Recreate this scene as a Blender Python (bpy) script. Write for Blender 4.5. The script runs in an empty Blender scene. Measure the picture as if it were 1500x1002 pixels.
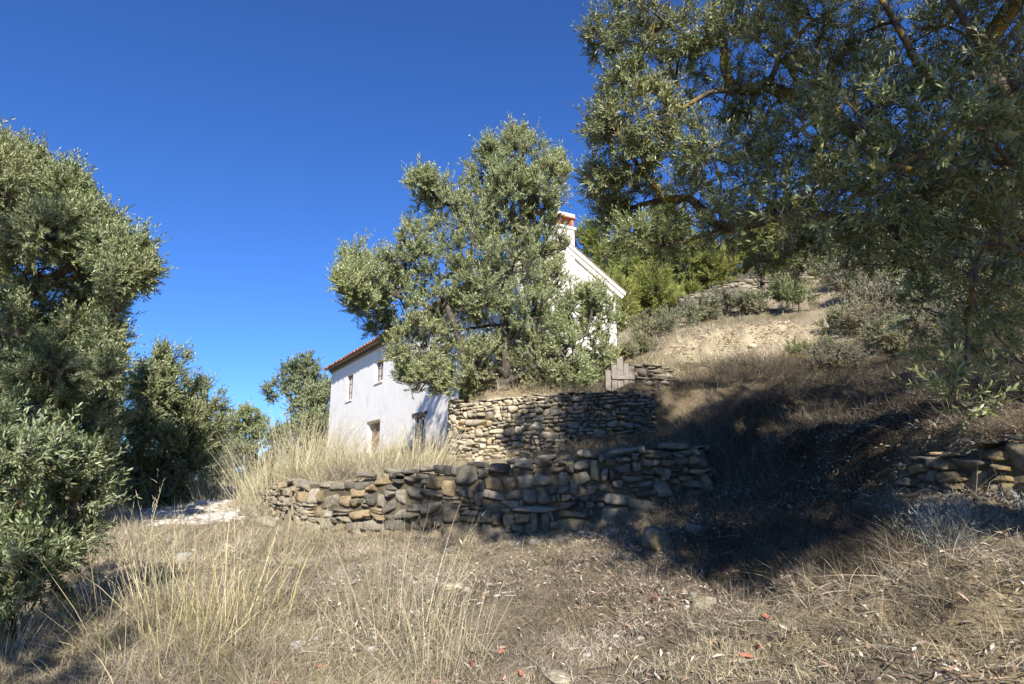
import bpy, math, random
import numpy as np
from mathutils import Vector

# ------------------------------------------------------------------ camera, sky, sun, exposure
scene = bpy.context.scene
EYE = np.array([0.0, 0.0, 1.6])
FPX = 900.0                       # focal length in pixels of a 1500 px wide frame
PITCH = math.atan(186.0 / FPX)
cam_d = bpy.data.cameras.new('camera')
cam_d.lens = FPX / 1500.0 * 36.0
cam_d.sensor_width = 36.0
cam_d.clip_start = 0.05
cam_d.clip_end = 3000.0
cam = bpy.data.objects.new('camera', cam_d)
scene.collection.objects.link(cam)
cam.location = EYE
cam.rotation_euler = (math.pi / 2 + PITCH, 0, 0)
scene.camera = cam

SUN_EL = math.radians(31.0)
SUN_AZ = math.radians(8.5)        # to the right of straight behind the camera
SUN = np.array([math.sin(SUN_AZ) * math.cos(SUN_EL), -math.cos(SUN_AZ) * math.cos(SUN_EL), math.sin(SUN_EL)])
world = bpy.data.worlds.new('World')
scene.world = world
world.use_nodes = True
wn = world.node_tree
sky = wn.nodes.new('ShaderNodeTexSky')
sky.sky_type = 'NISHITA'
sky.sun_disc = False
sky.sun_elevation = SUN_EL
sky.sun_rotation = math.pi - SUN_AZ
sky.altitude = 900
sky.air_density = 1.0
sky.dust_density = 0.25
sky.ozone_density = 2.6
bg = wn.nodes['Background']
bg.inputs['Strength'].default_value = 0.066
tint = wn.nodes.new('ShaderNodeMix'); tint.data_type = 'RGBA'; tint.blend_type = 'MULTIPLY'
tint.inputs[0].default_value = 1.0
tint.inputs[7].default_value = (0.46, 0.84, 1.50, 1)      # deep clear autumn blue
wn.links.new(sky.outputs[0], tint.inputs[6])
wn.links.new(tint.outputs[2], bg.inputs['Color'])

sd = bpy.data.lights.new('sun', 'SUN')
sd.energy = 5.0
sd.angle = math.radians(0.5)
sd.color = (1.0, 0.95, 0.87)
so = bpy.data.objects.new('sun', sd)
scene.collection.objects.link(so)
so.rotation_euler = Vector(SUN).to_track_quat('Z', 'Y').to_euler()
scene.view_settings.view_transform = 'Standard'
scene.view_settings.look = 'None'
scene.view_settings.gamma = 1.0
scene.view_settings.exposure = 0.88
scene.cycles.max_bounces = 6
scene.cycles.diffuse_bounces = 3
scene.cycles.transmission_bounces = 2
scene.cycles.glossy_bounces = 2

rng = np.random.default_rng(7)
COL = scene.collection

# ------------------------------------------------------------------ helpers
def ray(px, py):
    dx = (px - 750.0) / FPX
    dy = -(py - 501.0) / FPX
    c, s = math.cos(PITCH), math.sin(PITCH)
    return np.array([dx, c - dy * s, s + dy * c])

def P(px, py, Y):
    """world point that lies at forward distance Y on the sight line (px, py) of the photograph"""
    d = ray(px, py)
    return EYE + d * (Y / d[1])

def hash3(ix, iy, iz):
    n = (ix.astype(np.int64) * 374761393 + iy.astype(np.int64) * 668265263 + iz.astype(np.int64) * 2147483647) & 0xffffffff
    n = ((n ^ (n >> 13)) * 1274126177) & 0xffffffff
    n = (n ^ (n >> 16)) & 0xffffffff
    return n / 4294967295.0

def vnoise(x, y, z=None):
    if z is None:
        z = np.zeros_like(x)
    xi, yi, zi = np.floor(x), np.floor(y), np.floor(z)
    fx, fy, fz = x - xi, y - yi, z - zi
    fx, fy, fz = [f * f * (3 - 2 * f) for f in (fx, fy, fz)]
    r = 0
    for a in (0, 1):
        for b in (0, 1):
            for c in (0, 1):
                w = (fx if a else 1 - fx) * (fy if b else 1 - fy) * (fz if c else 1 - fz)
                r = r + w * hash3(xi + a, yi + b, zi + c)
    return r * 2 - 1

def fbm(x, y, z=None, o=4):
    r, a = 0, 1.0
    for k in range(o):
        r = r + a * vnoise(x * 2**k + 17 * k, y * 2**k - 9 * k, None if z is None else z * 2**k + 5 * k)
        a *= 0.5
    return r

def norm(v):
    return v / np.maximum(np.linalg.norm(v, axis=-1, keepdims=True), 1e-9)

def smooth01(t):
    t = np.clip(t, 0, 1)
    return t * t * (3 - 2 * t)

def mesh(name, V, faces, mat, parent=None, col=None, smooth=False, origin=None, midx=None):
    """one mesh object from arrays; faces is a list of (n,3)/(n,4) index arrays"""
    V = np.asarray(V, dtype=np.float64)
    if origin is not None:
        V = V - np.asarray(origin)
    me = bpy.data.meshes.new(name)
    faces = [np.asarray(f, dtype=np.int32) for f in faces if len(f)]
    loops = np.concatenate([f.ravel() for f in faces])
    counts = np.concatenate([np.full(len(f), f.shape[1], dtype=np.int32) for f in faces])
    starts = np.concatenate([[0], np.cumsum(counts)[:-1]]).astype(np.int32)
    me.vertices.add(len(V)); me.vertices.foreach_set('co', V.astype(np.float32).ravel())
    me.loops.add(len(loops)); me.loops.foreach_set('vertex_index', loops)
    me.polygons.add(len(counts)); me.polygons.foreach_set('loop_start', starts)
    me.polygons.foreach_set('loop_total', counts)
    if smooth:
        me.polygons.foreach_set('use_smooth', np.ones(len(counts), dtype=bool))
    if midx is not None:
        me.polygons.foreach_set('material_index', np.asarray(midx, dtype=np.int32))
    me.update(calc_edges=True)
    if col is not None:
        at = me.color_attributes.new('col', 'FLOAT_COLOR', 'POINT')
        c4 = np.ones((len(V), 4), dtype=np.float32); c4[:, :3] = col
        at.data.foreach_set('color', c4.ravel())
    for m in (mat if isinstance(mat, (list, tuple)) else [mat]):
        me.materials.append(m)
    o = bpy.data.objects.new(name, me)
    COL.objects.link(o)
    if parent is not None:
        o.parent = parent
    elif origin is not None:
        o.location = origin
    return o

def tag(o, label=None, cat=None, group=None, kind=None):
    if label: o['label'] = label
    if cat: o['category'] = cat
    if group: o['group'] = group
    if kind: o['kind'] = kind
    return o

def empty(name, loc, label, cat, group=None):
    o = bpy.data.objects.new(name, None)
    COL.objects.link(o)
    o.location = loc
    o.empty_display_size = 0.2
    return tag(o, label, cat, group)

class Geo:
    """collects boxes and prisms"""
    def __init__(s): s.v, s.f, s.n = [], [], 0
    def add(s, V, F):
        V = np.asarray(V, float)
        s.v.append(V)
        for f in F: s.f.append([i + s.n for i in f])
        s.n += len(V)
    def box(s, O, ax, ay, az, x, y, z):
        O, ax, ay, az = map(np.asarray, (O, ax, ay, az))
        V = [O + ax * a + ay * b + az * c for c in z for b in y for a in x]
        s.add(V, [(0, 2, 3, 1), (4, 5, 7, 6), (0, 1, 5, 4), (1, 3, 7, 5), (3, 2, 6, 7), (2, 0, 4, 6)])
    def build(s, name, mat, parent=None, origin=None, bevel=0, smooth=False, label=None):
        me = bpy.data.meshes.new(name)
        V = np.concatenate(s.v)
        if origin is not None: V = V - np.asarray(origin)
        me.from_pydata(V.tolist(), [], s.f)
        me.update()
        me.materials.append(mat)
        if smooth: me.polygons.foreach_set('use_smooth', [True] * len(me.polygons))
        o = bpy.data.objects.new(name, me); COL.objects.link(o)
        if parent is not None: o.parent = parent
        elif origin is not None: o.location = origin
        if bevel:
            m = o.modifiers.new('bevel', 'BEVEL'); m.width = bevel; m.segments = 2; m.limit_method = 'ANGLE'
        return o

# ------------------------------------------------------------------ materials
def new_mat(name):
    m = bpy.data.materials.new(name); m.use_nodes = True
    nt = m.node_tree
    b = nt.nodes['Principled BSDF']
    return m, nt, b

def N(nt, t, **kw):
    n = nt.nodes.new(t)
    for k, v in kw.items():
        if k in ('blend_type', 'data_type', 'operation', 'attribute_name', 'noise_dimensions', 'feature'):
            setattr(n, k, v)
        else:
            n.inputs[k].default_value = v
    return n

def noise(nt, vec, scale, detail=4, rough=0.6):
    n = N(nt, 'ShaderNodeTexNoise', Scale=scale, Detail=detail, Roughness=rough)
    if vec is not None: nt.links.new(vec, n.inputs['Vector'])
    return n.outputs['Fac']

def ramp(nt, fac, stops):
    r = nt.nodes.new('ShaderNodeValToRGB')
    nt.links.new(fac, r.inputs[0])
    e = r.color_ramp.elements
    while len(e) > 1: e.remove(e[-1])
    e[0].position, e[0].color = stops[0][0], (*stops[0][1], 1)
    for p, c in stops[1:]:
        k = e.new(p); k.color = (*c, 1)
    return r.outputs[0]

def mix(nt, a, b, fac, blend='MIX'):
    m = nt.nodes.new('ShaderNodeMix'); m.data_type = 'RGBA'; m.blend_type = blend
    for s, v in ((m.inputs[6], a), (m.inputs[7], b)):
        if isinstance(v, tuple): s.default_value = (*v, 1)
        else: nt.links.new(v, s)
    if isinstance(fac, (int, float)): m.inputs[0].default_value = fac
    else: nt.links.new(fac, m.inputs[0])
    return m.outputs[2]

def bump(nt, b, h, strength=0.5, dist=0.02):
    n = N(nt, 'ShaderNodeBump', Strength=strength, Distance=dist)
    nt.links.new(h, n.inputs['Height']); nt.links.new(n.outputs[0], b.inputs['Normal'])

def geo_pos(nt):
    return nt.nodes.new('ShaderNodeNewGeometry').outputs['Position']

def attr(nt):
    return N(nt, 'ShaderNodeAttribute', attribute_name='col').outputs['Color']

def leaf_material(name, under, rough=0.42, trans=0.25, under_fac=0.6, spec=0.5):
    m, nt, b = new_mat(name)
    c = attr(nt)
    g = nt.nodes.new('ShaderNodeNewGeometry')
    mul = N(nt, 'ShaderNodeMath', operation='MULTIPLY'); mul.inputs[1].default_value = under_fac
    nt.links.new(g.outputs['Backfacing'], mul.inputs[0])
    cc = mix(nt, c, under, mul.outputs[0])
    nt.links.new(cc, b.inputs['Base Color'])
    b.inputs['Roughness'].default_value = rough
    b.inputs['Specular IOR Level'].default_value = spec
    tr = nt.nodes.new('ShaderNodeBsdfTranslucent')
    tc = mix(nt, c, (0.30, 0.36, 0.06), 0.5)
    nt.links.new(tc, tr.inputs['Color'])
    ms = nt.nodes.new('ShaderNodeMixShader'); ms.inputs[0].default_value = trans
    nt.links.new(b.outputs[0], ms.inputs[1]); nt.links.new(tr.outputs[0], ms.inputs[2])
    nt.links.new(ms.outputs[0], nt.nodes['Material Output'].inputs['Surface'])
    return m

def attr_material(name, rough=0.9, noise_scale=None, lo=0.6, hi=1.3, bump_s=0, bump_scale=40, spec=0.2, trans=0):
    m, nt, b = new_mat(name)
    c = attr(nt)
    pos = geo_pos(nt)
    if noise_scale:
        f = noise(nt, pos, noise_scale, 5)
        k = ramp(nt, f, [(0.3, (lo,) * 3), (0.7, (hi,) * 3)])
        c = mix(nt, c, k, 1.0, 'MULTIPLY')
    nt.links.new(c, b.inputs['Base Color'])
    b.inputs['Roughness'].default_value = rough
    b.inputs['Specular IOR Level'].default_value = spec
    if bump_s:
        bump(nt, b, noise(nt, pos, bump_scale, 6, 0.7), bump_s)
    if trans:
        tr = nt.nodes.new('ShaderNodeBsdfTranslucent')
        nt.links.new(c, tr.inputs['Color'])
        ms = nt.nodes.new('ShaderNodeMixShader'); ms.inputs[0].default_value = trans
        nt.links.new(b.outputs[0], ms.inputs[1]); nt.links.new(tr.outputs[0], ms.inputs[2])
        nt.links.new(ms.outputs[0], nt.nodes['Material Output'].inputs['Surface'])
    return m

M = {}
M['olive_leaf'] = leaf_material('olive_leaf', (0.42, 0.45, 0.26))
M['dark_olive_leaf'] = leaf_material('dark_olive_leaf', (0.30, 0.33, 0.15), trans=0.25)
M['pine_leaf'] = leaf_material('pine_needles', (0.12, 0.16, 0.04), 0.6, 0.25, 0.3, 0.3)
M['shrub_leaf'] = leaf_material('shrub_leaf', (0.2, 0.22, 0.13), 0.6, 0.2, 0.5, 0.3)
M['straw'] = attr_material('dry_grass', 0.75, trans=0.25, spec=0.3)
M['litter'] = attr_material('leaf_litter', 0.8, spec=0.25)

m, nt, b = new_mat('bark')
pos = geo_pos(nt)
c1 = ramp(nt, noise(nt, pos, 9, 6, 0.7), [(0.32, (0.045, 0.035, 0.028)), (0.55, (0.13, 0.105, 0.085)), (0.72, (0.24, 0.21, 0.17))])
lich = ramp(nt, noise(nt, pos, 5.5, 5, 0.65), [(0.5, (0, 0, 0)), (0.6, (1, 1, 1))])
c2 = mix(nt, c1, (0.30, 0.21, 0.035), lich)
nt.links.new(c2, b.inputs['Base Color']); b.inputs['Roughness'].default_value = 0.9
bump(nt, b, noise(nt, pos, 45, 6, 0.75), 0.9, 0.02)
M['bark'] = m
m, nt, b = new_mat('pine_bark')
pos = geo_pos(nt)
nt.links.new(ramp(nt, noise(nt, pos, 6, 5), [(0.3, (0.06, 0.045, 0.035)), (0.7, (0.2, 0.15, 0.11))]), b.inputs['Base Color'])
b.inputs['Roughness'].default_value = 0.95
M['pine_bark'] = m
m, nt, b = new_mat('grey_bark')
pos = geo_pos(nt)
c1 = ramp(nt, noise(nt, pos, 9, 6, 0.7), [(0.32, (0.035, 0.028, 0.022)), (0.55, (0.10, 0.085, 0.065)), (0.75, (0.19, 0.155, 0.11))])
nt.links.new(c1, b.inputs['Base Color']); b.inputs['Roughness'].default_value = 0.95
bump(nt, b, noise(nt, pos, 30, 6, 0.75), 0.9, 0.02)
M['grey_bark'] = m

# stone: one colour per stone from the attribute, weathering and lichen on top
m, nt, b = new_mat('dry_stone')
pos = geo_pos(nt)
c = attr(nt)
k = ramp(nt, noise(nt, pos, 14, 8, 0.7), [(0.3, (0.5,) * 3), (0.52, (0.95,) * 3), (0.75, (1.35,) * 3)])
c = mix(nt, c, k, 1.0, 'MULTIPLY')
lf = ramp(nt, noise(nt, pos, 3.2, 6, 0.7), [(0.56, (0, 0, 0)), (0.68, (0.75,) * 3)])
c = mix(nt, c, (0.27, 0.2, 0.06), lf)
gf = ramp(nt, noise(nt, pos, 7.0, 6, 0.75), [(0.54, (0, 0, 0)), (0.66, (0.7,) * 3)])
c = mix(nt, c, (0.07, 0.067, 0.055), gf)
nt.links.new(c, b.inputs['Base Color']); b.inputs['Roughness'].default_value = 0.92
b.inputs['Specular IOR Level'].default_value = 0.2
bump(nt, b, noise(nt, pos, 28, 9, 0.72), 1.0, 0.035)
M['stone'] = m

def simple(name, stops, scale, rough=0.9, bs=0.3, bscale=30, bdist=0.01, spec=0.3):
    m, nt, b = new_mat(name)
    pos = geo_pos(nt)
    nt.links.new(ramp(nt, noise(nt, pos, scale, 6, 0.65), stops), b.inputs['Base Color'])
    b.inputs['Roughness'].default_value = rough
    b.inputs['Specular IOR Level'].default_value = spec
    if bs: bump(nt, b, noise(nt, pos, bscale, 6, 0.7), bs, bdist)
    return m
M['core'] = simple('earth_core', [(0.3, (0.05, 0.04, 0.028)), (0.7, (0.16, 0.13, 0.085))], 8, 1, 0.8, 20, 0.03)
m, nt, b = new_mat('whitewash')
pos = geo_pos(nt)
base_ = ramp(nt, noise(nt, pos, 1.1, 7, 0.7), [(0.28, (0.68, 0.635, 0.565)), (0.45, (0.83, 0.79, 0.725)), (0.75, (0.88, 0.845, 0.79))])
mp = N(nt, 'ShaderNodeMapping'); mp.inputs['Scale'].default_value = (1.7, 1.7, 0.4); nt.links.new(pos, mp.inputs['Vector'])
st = ramp(nt, noise(nt, mp.outputs[0], 1.6, 6, 0.65), [(0.5, (0, 0, 0)), (0.8, (0.22,) * 3)])
cc = mix(nt, base_, (0.50, 0.46, 0.40), st)
ck = ramp(nt, noise(nt, pos, 3.1, 9, 0.8), [(0.62, (0, 0, 0)), (0.66, (0.35,) * 3)])
cc = mix(nt, cc, (0.46, 0.40, 0.32), ck)
nt.links.new(cc, b.inputs['Base Color']); b.inputs['Roughness'].default_value = 0.92
bump(nt, b, noise(nt, pos, 7, 7, 0.65), 0.45, 0.02)
M['white'] = m
M['cornice'] = simple('cornice_mortar', [(0.3, (0.20, 0.17, 0.13)), (0.7, (0.38, 0.34, 0.28))], 4)
M['cornice_dark'] = simple('cornice_tile', [(0.3, (0.10, 0.07, 0.05)), (0.7, (0.2, 0.14, 0.10))], 5)
M['tile'] = simple('roof_tile', [(0.3, (0.26, 0.10, 0.055)), (0.5, (0.42, 0.17, 0.09)), (0.75, (0.50, 0.27, 0.17))], 3.0, 0.85)
M['brick'] = simple('fired_brick', [(0.3, (0.33, 0.12, 0.07)), (0.7, (0.48, 0.2, 0.12))], 7, 0.85)
M['wood'] = simple('window_wood', [(0.3, (0.10, 0.05, 0.025)), (0.7, (0.2, 0.105, 0.055))], 9, 0.6)
M['old_wood'] = simple('weathered_wood', [(0.3, (0.15, 0.125, 0.10)), (0.7, (0.29, 0.255, 0.21))], 10, 0.85)
M['old_door'] = simple('mud_brick', [(0.3, (0.17, 0.105, 0.065)), (0.7, (0.33, 0.22, 0.15))], 6, 0.95)
M['render_beige'] = simple('bare_render', [(0.3, (0.25, 0.19, 0.13)), (0.7, (0.42, 0.33, 0.24))], 4, 0.95)
m, nt, b = new_mat('window_glass')
b.inputs['Base Color'].default_value = (0.23, 0.24, 0.26, 1); b.inputs['Roughness'].default_value = 0.12
M['glass'] = m
M['dark'] = simple('dark_interior', [(0.3, (0.01, 0.01, 0.01)), (0.7, (0.02, 0.018, 0.015))], 4, 1, 0)

# ground: colour by zone from the attribute, broken up by layered noise
m, nt, b = new_mat('ground')
pos = geo_pos(nt)
c = attr(nt)
k = ramp(nt, noise(nt, pos, 22, 8, 0.75), [(0.3, (0.45, 0.43, 0.4)), (0.5, (0.9, 0.9, 0.9)), (0.72, (1.45, 1.42, 1.36))])
c = mix(nt, c, k, 1.0, 'MULTIPLY')
mo = ramp(nt, noise(nt, pos, 1.7, 7, 0.7), [(0.56, (0, 0, 0)), (0.68, (0.6,) * 3)])
c = mix(nt, c, (0.10, 0.095, 0.025), mo)
v = N(nt, 'ShaderNodeTexVoronoi', Scale=26.0)
nt.links.new(pos, v.inputs['Vector'])
vr = ramp(nt, v.outputs['Distance'], [(0.06, (1, 1, 1)), (0.22, (0, 0, 0))])
c = mix(nt, c, (0.36, 0.33, 0.27), mix(nt, (0, 0, 0), vr, noise(nt, pos, 2.2, 3)))
nt.links.new(c, b.inputs['Base Color']); b.inputs['Roughness'].default_value = 1.0
b.inputs['Specular IOR Level'].default_value = 0.1
bump(nt, b, noise(nt, pos, 34, 9, 0.78), 1.0, 0.05)
M['ground'] = m

# ------------------------------------------------------------------ terrain
def tps(pts):
    pts = np.array(pts, float)
    xy, z = pts[:, :2] / 10.0, pts[:, 2]
    n = len(pts)
    r = np.linalg.norm(xy[:, None] - xy[None], axis=2)
    K = np.where(r > 0, r * r * np.log(r + 1e-12), 0) + np.eye(n) * 0.004
    Pm = np.hstack([np.ones((n, 1)), xy])
    A = np.zeros((n + 3, n + 3)); A[:n, :n] = K; A[:n, n:] = Pm; A[n:, :n] = Pm.T
    w = np.linalg.solve(A, np.concatenate([z, [0, 0, 0]]))
    def f(x, y):
        x, y = np.asarray(x, float) / 10, np.asarray(y, float) / 10
        out = w[n] + w[n + 1] * x + w[n + 2] * y
        for i in range(n):
            r2 = (x - xy[i, 0])**2 + (y - xy[i, 1])**2
            out = out + w[i] * 0.5 * r2 * np.log(r2 + 1e-12)
        return out
    return f

common_px = [(1050, 622, 10.5), (1150, 592, 10.5), (1250, 572, 10.5), (1400, 572, 8.5), (1500, 565, 8), (1000, 563, 14),
             (1100, 545, 14), (1230, 540, 13), (965, 535, 16.5), (1010, 528, 17), (1100, 518, 17.3), (1200, 500, 17), (1350, 500, 14),
             (1030, 486, 20), (1100, 478, 20.5), (1200, 465, 20.5), (1000, 458, 27), (1100, 432, 28), (1250, 395, 28), (1400, 340, 28), (1500, 310, 28),
             (900, 490, 38), (1000, 455, 42), (1100, 400, 50), (1400, 280, 60), (920, 505, 22), (960, 497, 22)]
common = [tuple(P(*q)) for q in common_px] + [
    (-30, 80, -1), (-8, 85, 1.0), (-100, 200, -8), (0, 200, 5), (100, 200, 60), (150, 60, 60), (60, 0, 22), (-60, 0, -4),
    (0, -60, -3), (60, -60, 12), (-60, -60, -6), (300, 600, 70), (-300, 600, -20), (0, 600, 0), (-30, 30, 0.2), (12, 0, 3.4), (8, 0, 2.1)]
A_px = [(0, 1000, 4.3), (300, 1000, 4.2), (750, 1000, 4.0), (1100, 1000, 3.6), (1500, 1000, 3.0),
        (100, 900, 5.8), (400, 900, 5.4), (750, 900, 5.0), (1000, 900, 4.6), (1250, 900, 4.15), (1500, 900, 3.5),
        (0, 830, 8), (250, 800, 9), (450, 835, 7.0), (640, 793, 8.35), (850, 780, 8.0), (1000, 800, 6.2), (1150, 830, 5.4), (1300, 820, 4.7), (1450, 770, 4.6),
        (385, 748, 11), (1040, 722, 8.4), (1150, 740, 6.9), (1300, 745, 5.3), (540, 790, 8.7), (430, 785, 9.4), (950, 757, 8.0),
        (250, 748, 15), (150, 748, 15), (330, 731, 18), (200, 728, 22), (0, 750, 16), (1150, 655, 8.8), (1250, 655, 7.6), (1340, 690, 5.9)]
left_far = [(-14, 30, 0.6), (-9, 40, 1.0), (-20, 20, 0.3)]
A_pts = [tuple(P(*q)) for q in A_px] + common + left_far + [(0, 0, 0), (-4, 0, -0.1), (4, 0, 0.85), (0, -6, -0.4), (-10, 5, 0.1)]
fA = tps(A_pts)
B_px = [(385, 718, 11.2), (430, 708, 9.9), (540, 702, 9.2), (650, 693, 8.9), (850, 675, 8.7), (1000, 658, 8.9),
        (658, 680, 13), (800, 670, 12.5), (950, 652, 12), (480, 690, 14), (500, 684, 25), (430, 692, 18), (600, 684, 18), (480, 686, 34)]
B_pts = [tuple(P(*q)) for q in B_px] + common + left_far + [tuple(P(*q)) for q in ((250, 745, 15), (330, 728, 18), (200, 728, 22))] + [(0, 0, 0.8), (-10, 5, 0.3)]
fB = tps(B_pts)
C_px = [(668, 592, 13.4), (700, 584, 13.3), (800, 577, 13.1), (950, 577, 12.7), (700, 552, 15), (760, 563, 15.5), (850, 560, 15.5), (905, 545, 17)]
C_pts = [tuple(P(*q)) for q in C_px] + common + left_far + [(-8, 45, 1.5), (1.5, 20, 4.6), (-2, 27, 4.2), (0, 0, 2)]
fC = tps(C_pts)

def seg_sdf(x, y, poly):
    """distance to the polyline, positive on its far (left-hand) side when walked in order"""
    best = np.full(np.shape(x), 1e9); sgn = np.ones(np.shape(x))
    for (ax, ay), (bx, by) in zip(poly[:-1], poly[1:]):
        dx, dy = bx - ax, by - ay
        t = np.clip(((x - ax) * dx + (y - ay) * dy) / (dx * dx + dy * dy), 0, 1)
        qx, qy = x - ax - t * dx, y - ay - t * dy
        d = np.hypot(qx, qy)
        s = np.sign(dx * (y - ay) - dy * (x - ax))
        up = d < best - 1e-6
        best = np.where(up, d, best); sgn = np.where(up, s, sgn)
    return best * sgn

# px, base y, top y, distance
W1 = [(372, 750, 722, 11.8), (400, 765, 710, 10.6), (440, 788, 705, 9.5), (540, 792, 700, 8.9), (640, 794, 691, 8.5), (750, 792, 681, 8.3),
      (850, 780, 672, 8.2), (950, 757, 662, 8.2), (1045, 722, 655, 8.5)]
W1b = [P(a, b_, Y) for a, b_, t, Y in W1]; W1t = [P(a, t, Y) for a, b_, t, Y in W1]
poly1 = [(W1b[0][0] - 3, W1b[0][1] + 6)] + [tuple(p[:2]) for p in W1b] + [(W1b[-1][0] + 1.2, W1b[-1][1] + 0.8)]
W2xy = [(-1.62, 16.6), (-1.50, 15.2), (-1.38, 13.9), (-1.27, 13.35), (-1.0, 13.05)]
for a, Y in ((700, 12.95), (760, 12.8), (830, 12.6), (900, 12.4), (960, 12.2)):
    p = P(a, 600, Y); W2xy.append((p[0], p[1]))
# house frame
HANG = math.radians(29.7)
HD = np.array([-math.sin(HANG), math.cos(HANG), 0.0])    # along the long wall, away from the corner
HG = np.array([math.cos(HANG), math.sin(HANG), 0.0])     # along the gable
HC = np.array([P(742, 600, 16.45)[0], 16.45, 0.0])
HW, HL = 3.85, 19.0
cen = HC + HG * HW * 0.4
poly2 = [tuple((cen + HD * 30)[:2]), tuple((cen + HD * 3.2)[:2])] + W2xy + [(W2xy[-1][0] + 1.0, W2xy[-1][1] + 0.3)]
W3 = [(1325, 742, 690, 5.75), (1370, 748, 664, 5.4), (1430, 752, 655, 5.05), (1500, 755, 640, 4.75), (1620, 765, 620, 4.4)]
W3b = [P(a, b_, Y) for a, b_, t, Y in W3]; W3t = [P(a, t, Y) for a, b_, t, Y in W3]
poly3 = [(W3b[0][0] - 0.6, W3b[0][1] + 0.5)] + [tuple(p[:2]) for p in W3b]

def height(x, y, detail=True):
    x = np.asarray(x, float); y = np.asarray(y, float)
    a, b_, c_ = fA(x, y), fB(x, y), fC(x, y)
    s1 = smooth01((seg_sdf(x, y, poly1) - 0.14) / 0.22)
    endw = 0.2 + 3.0 * np.clip((np.hypot(x - poly2[2][0], y - poly2[2][1]) - 18) / 10, 0, 1)
    d2 = seg_sdf(x, y, poly2)
    s2 = smooth01((d2 - 0.14) / 0.22)
    s2 = s2 * smooth01((60 - y) / 20)
    z = a * (1 - s1) + b_ * s1
    z = z * (1 - s2) + c_ * s2
    d3 = seg_sdf(x, y, poly3)
    s3 = smooth01((d3 - 0.12) / 0.2)
    hx = smooth01((x - W3b[0][0] + 0.1) / 0.5)
    z = z + 0.42 * s3 * hx * np.exp(-np.clip(d3, 0, 50) / 2.5)
    if detail:
        r = np.hypot(x, y)
        z = z + 0.05 * fbm(x * 0.9, y * 0.9, o=3)
        near = np.clip(1.4 - r / 22, 0, 1)
        rough = 0.5 + 1.5 * smooth01((x - 0.4) / 2.0)
        z = z + np.clip(1.3 - r / 30, 0, 1) * (0.3 + rough) * 0.05 * fbm(x * 1.9 + 7, y * 1.9, o=2) * smooth01((r - 1) / 2)
        z = z + near * rough * (0.018 * fbm(x * 5, y * 5, o=3) + 0.02 * np.abs(vnoise(x * 3.1 + 5, y * 3.1)))
        rb_ = smooth01((x - 0.9) / 1.2) * smooth01((9.5 - r) / 3) * smooth01((r - 1.5) / 1.5)
        z = z + rb_ * (0.10 * np.abs(fbm(x * 1.5 + 11, y * 2.2, o=4)) + 0.05 * np.abs(fbm(x * 5 + 2, y * 6, o=3)) - 0.05)
        bank = bank_mask(x, y)
        z = z + bank * (0.34 * np.abs(fbm(x * 0.9 + 3, y * 3.0, o=3)) + 0.16 * np.abs(fbm(x * 4.1, y * 6.0, o=3)) - 0.1)
        z = z + np.clip((r - 25) / 30, 0, 1) * 0.5 * fbm(x * 0.22, y * 0.22, o=4)
    return z

def bank_mask(x, y):
    px = 750 + FPX * x / np.maximum(y, 0.1)
    m_ = smooth01((px - 955) / 60) * smooth01((1265 - px) / 90)
    return m_ * smooth01((y - 16.2) / 1.2) * smooth01((20.6 - y) / 1.6)

# polar grid round the camera: fine near, out past the horizon
na = 620
rr = np.concatenate([[0.0], np.geomspace(0.4, 1500, 430)])
# denser angles in front
t = np.linspace(-1, 1, na, endpoint=False)
ang = math.pi / 2 + math.pi * (0.45 * t + 0.55 * t**3)
RR, AA = np.meshgrid(rr[1:], ang, indexing='ij')
GX, GY = RR * np.cos(AA), RR * np.sin(AA)
GX = np.concatenate([[0], GX.ravel()]); GY = np.concatenate([[0], GY.ravel()])
GZ = height(GX, GY)
nr = len(rr) - 1
idx = 1 + np.arange(nr * na).reshape(nr, na)
q = np.stack([idx[:-1], idx[1:], np.roll(idx[1:], -1, 1), np.roll(idx[:-1], -1, 1)], -1).reshape(-1, 4)
tri = np.stack([np.zeros(na, int), idx[0], np.roll(idx[0], -1)], -1)

def path_mask(x, y):
    pl = [tuple(P(a, b_, Y)[:2]) for a, b_, Y in ((420, 1000, 4.3), (410, 930, 5.2), (370, 860, 6.8), (300, 800, 9.2), (262, 770, 12), (262, 748, 15), (300, 735, 18.5), (310, 728, 24))]
    w = 0.4 + 0.065 * y
    d = np.abs(seg_sdf(x, y, pl))
    return smooth01((w - d) / (w * 0.6)) * smooth01((23 - y) / 2) * smooth01((y - 4) / 2)

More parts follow.
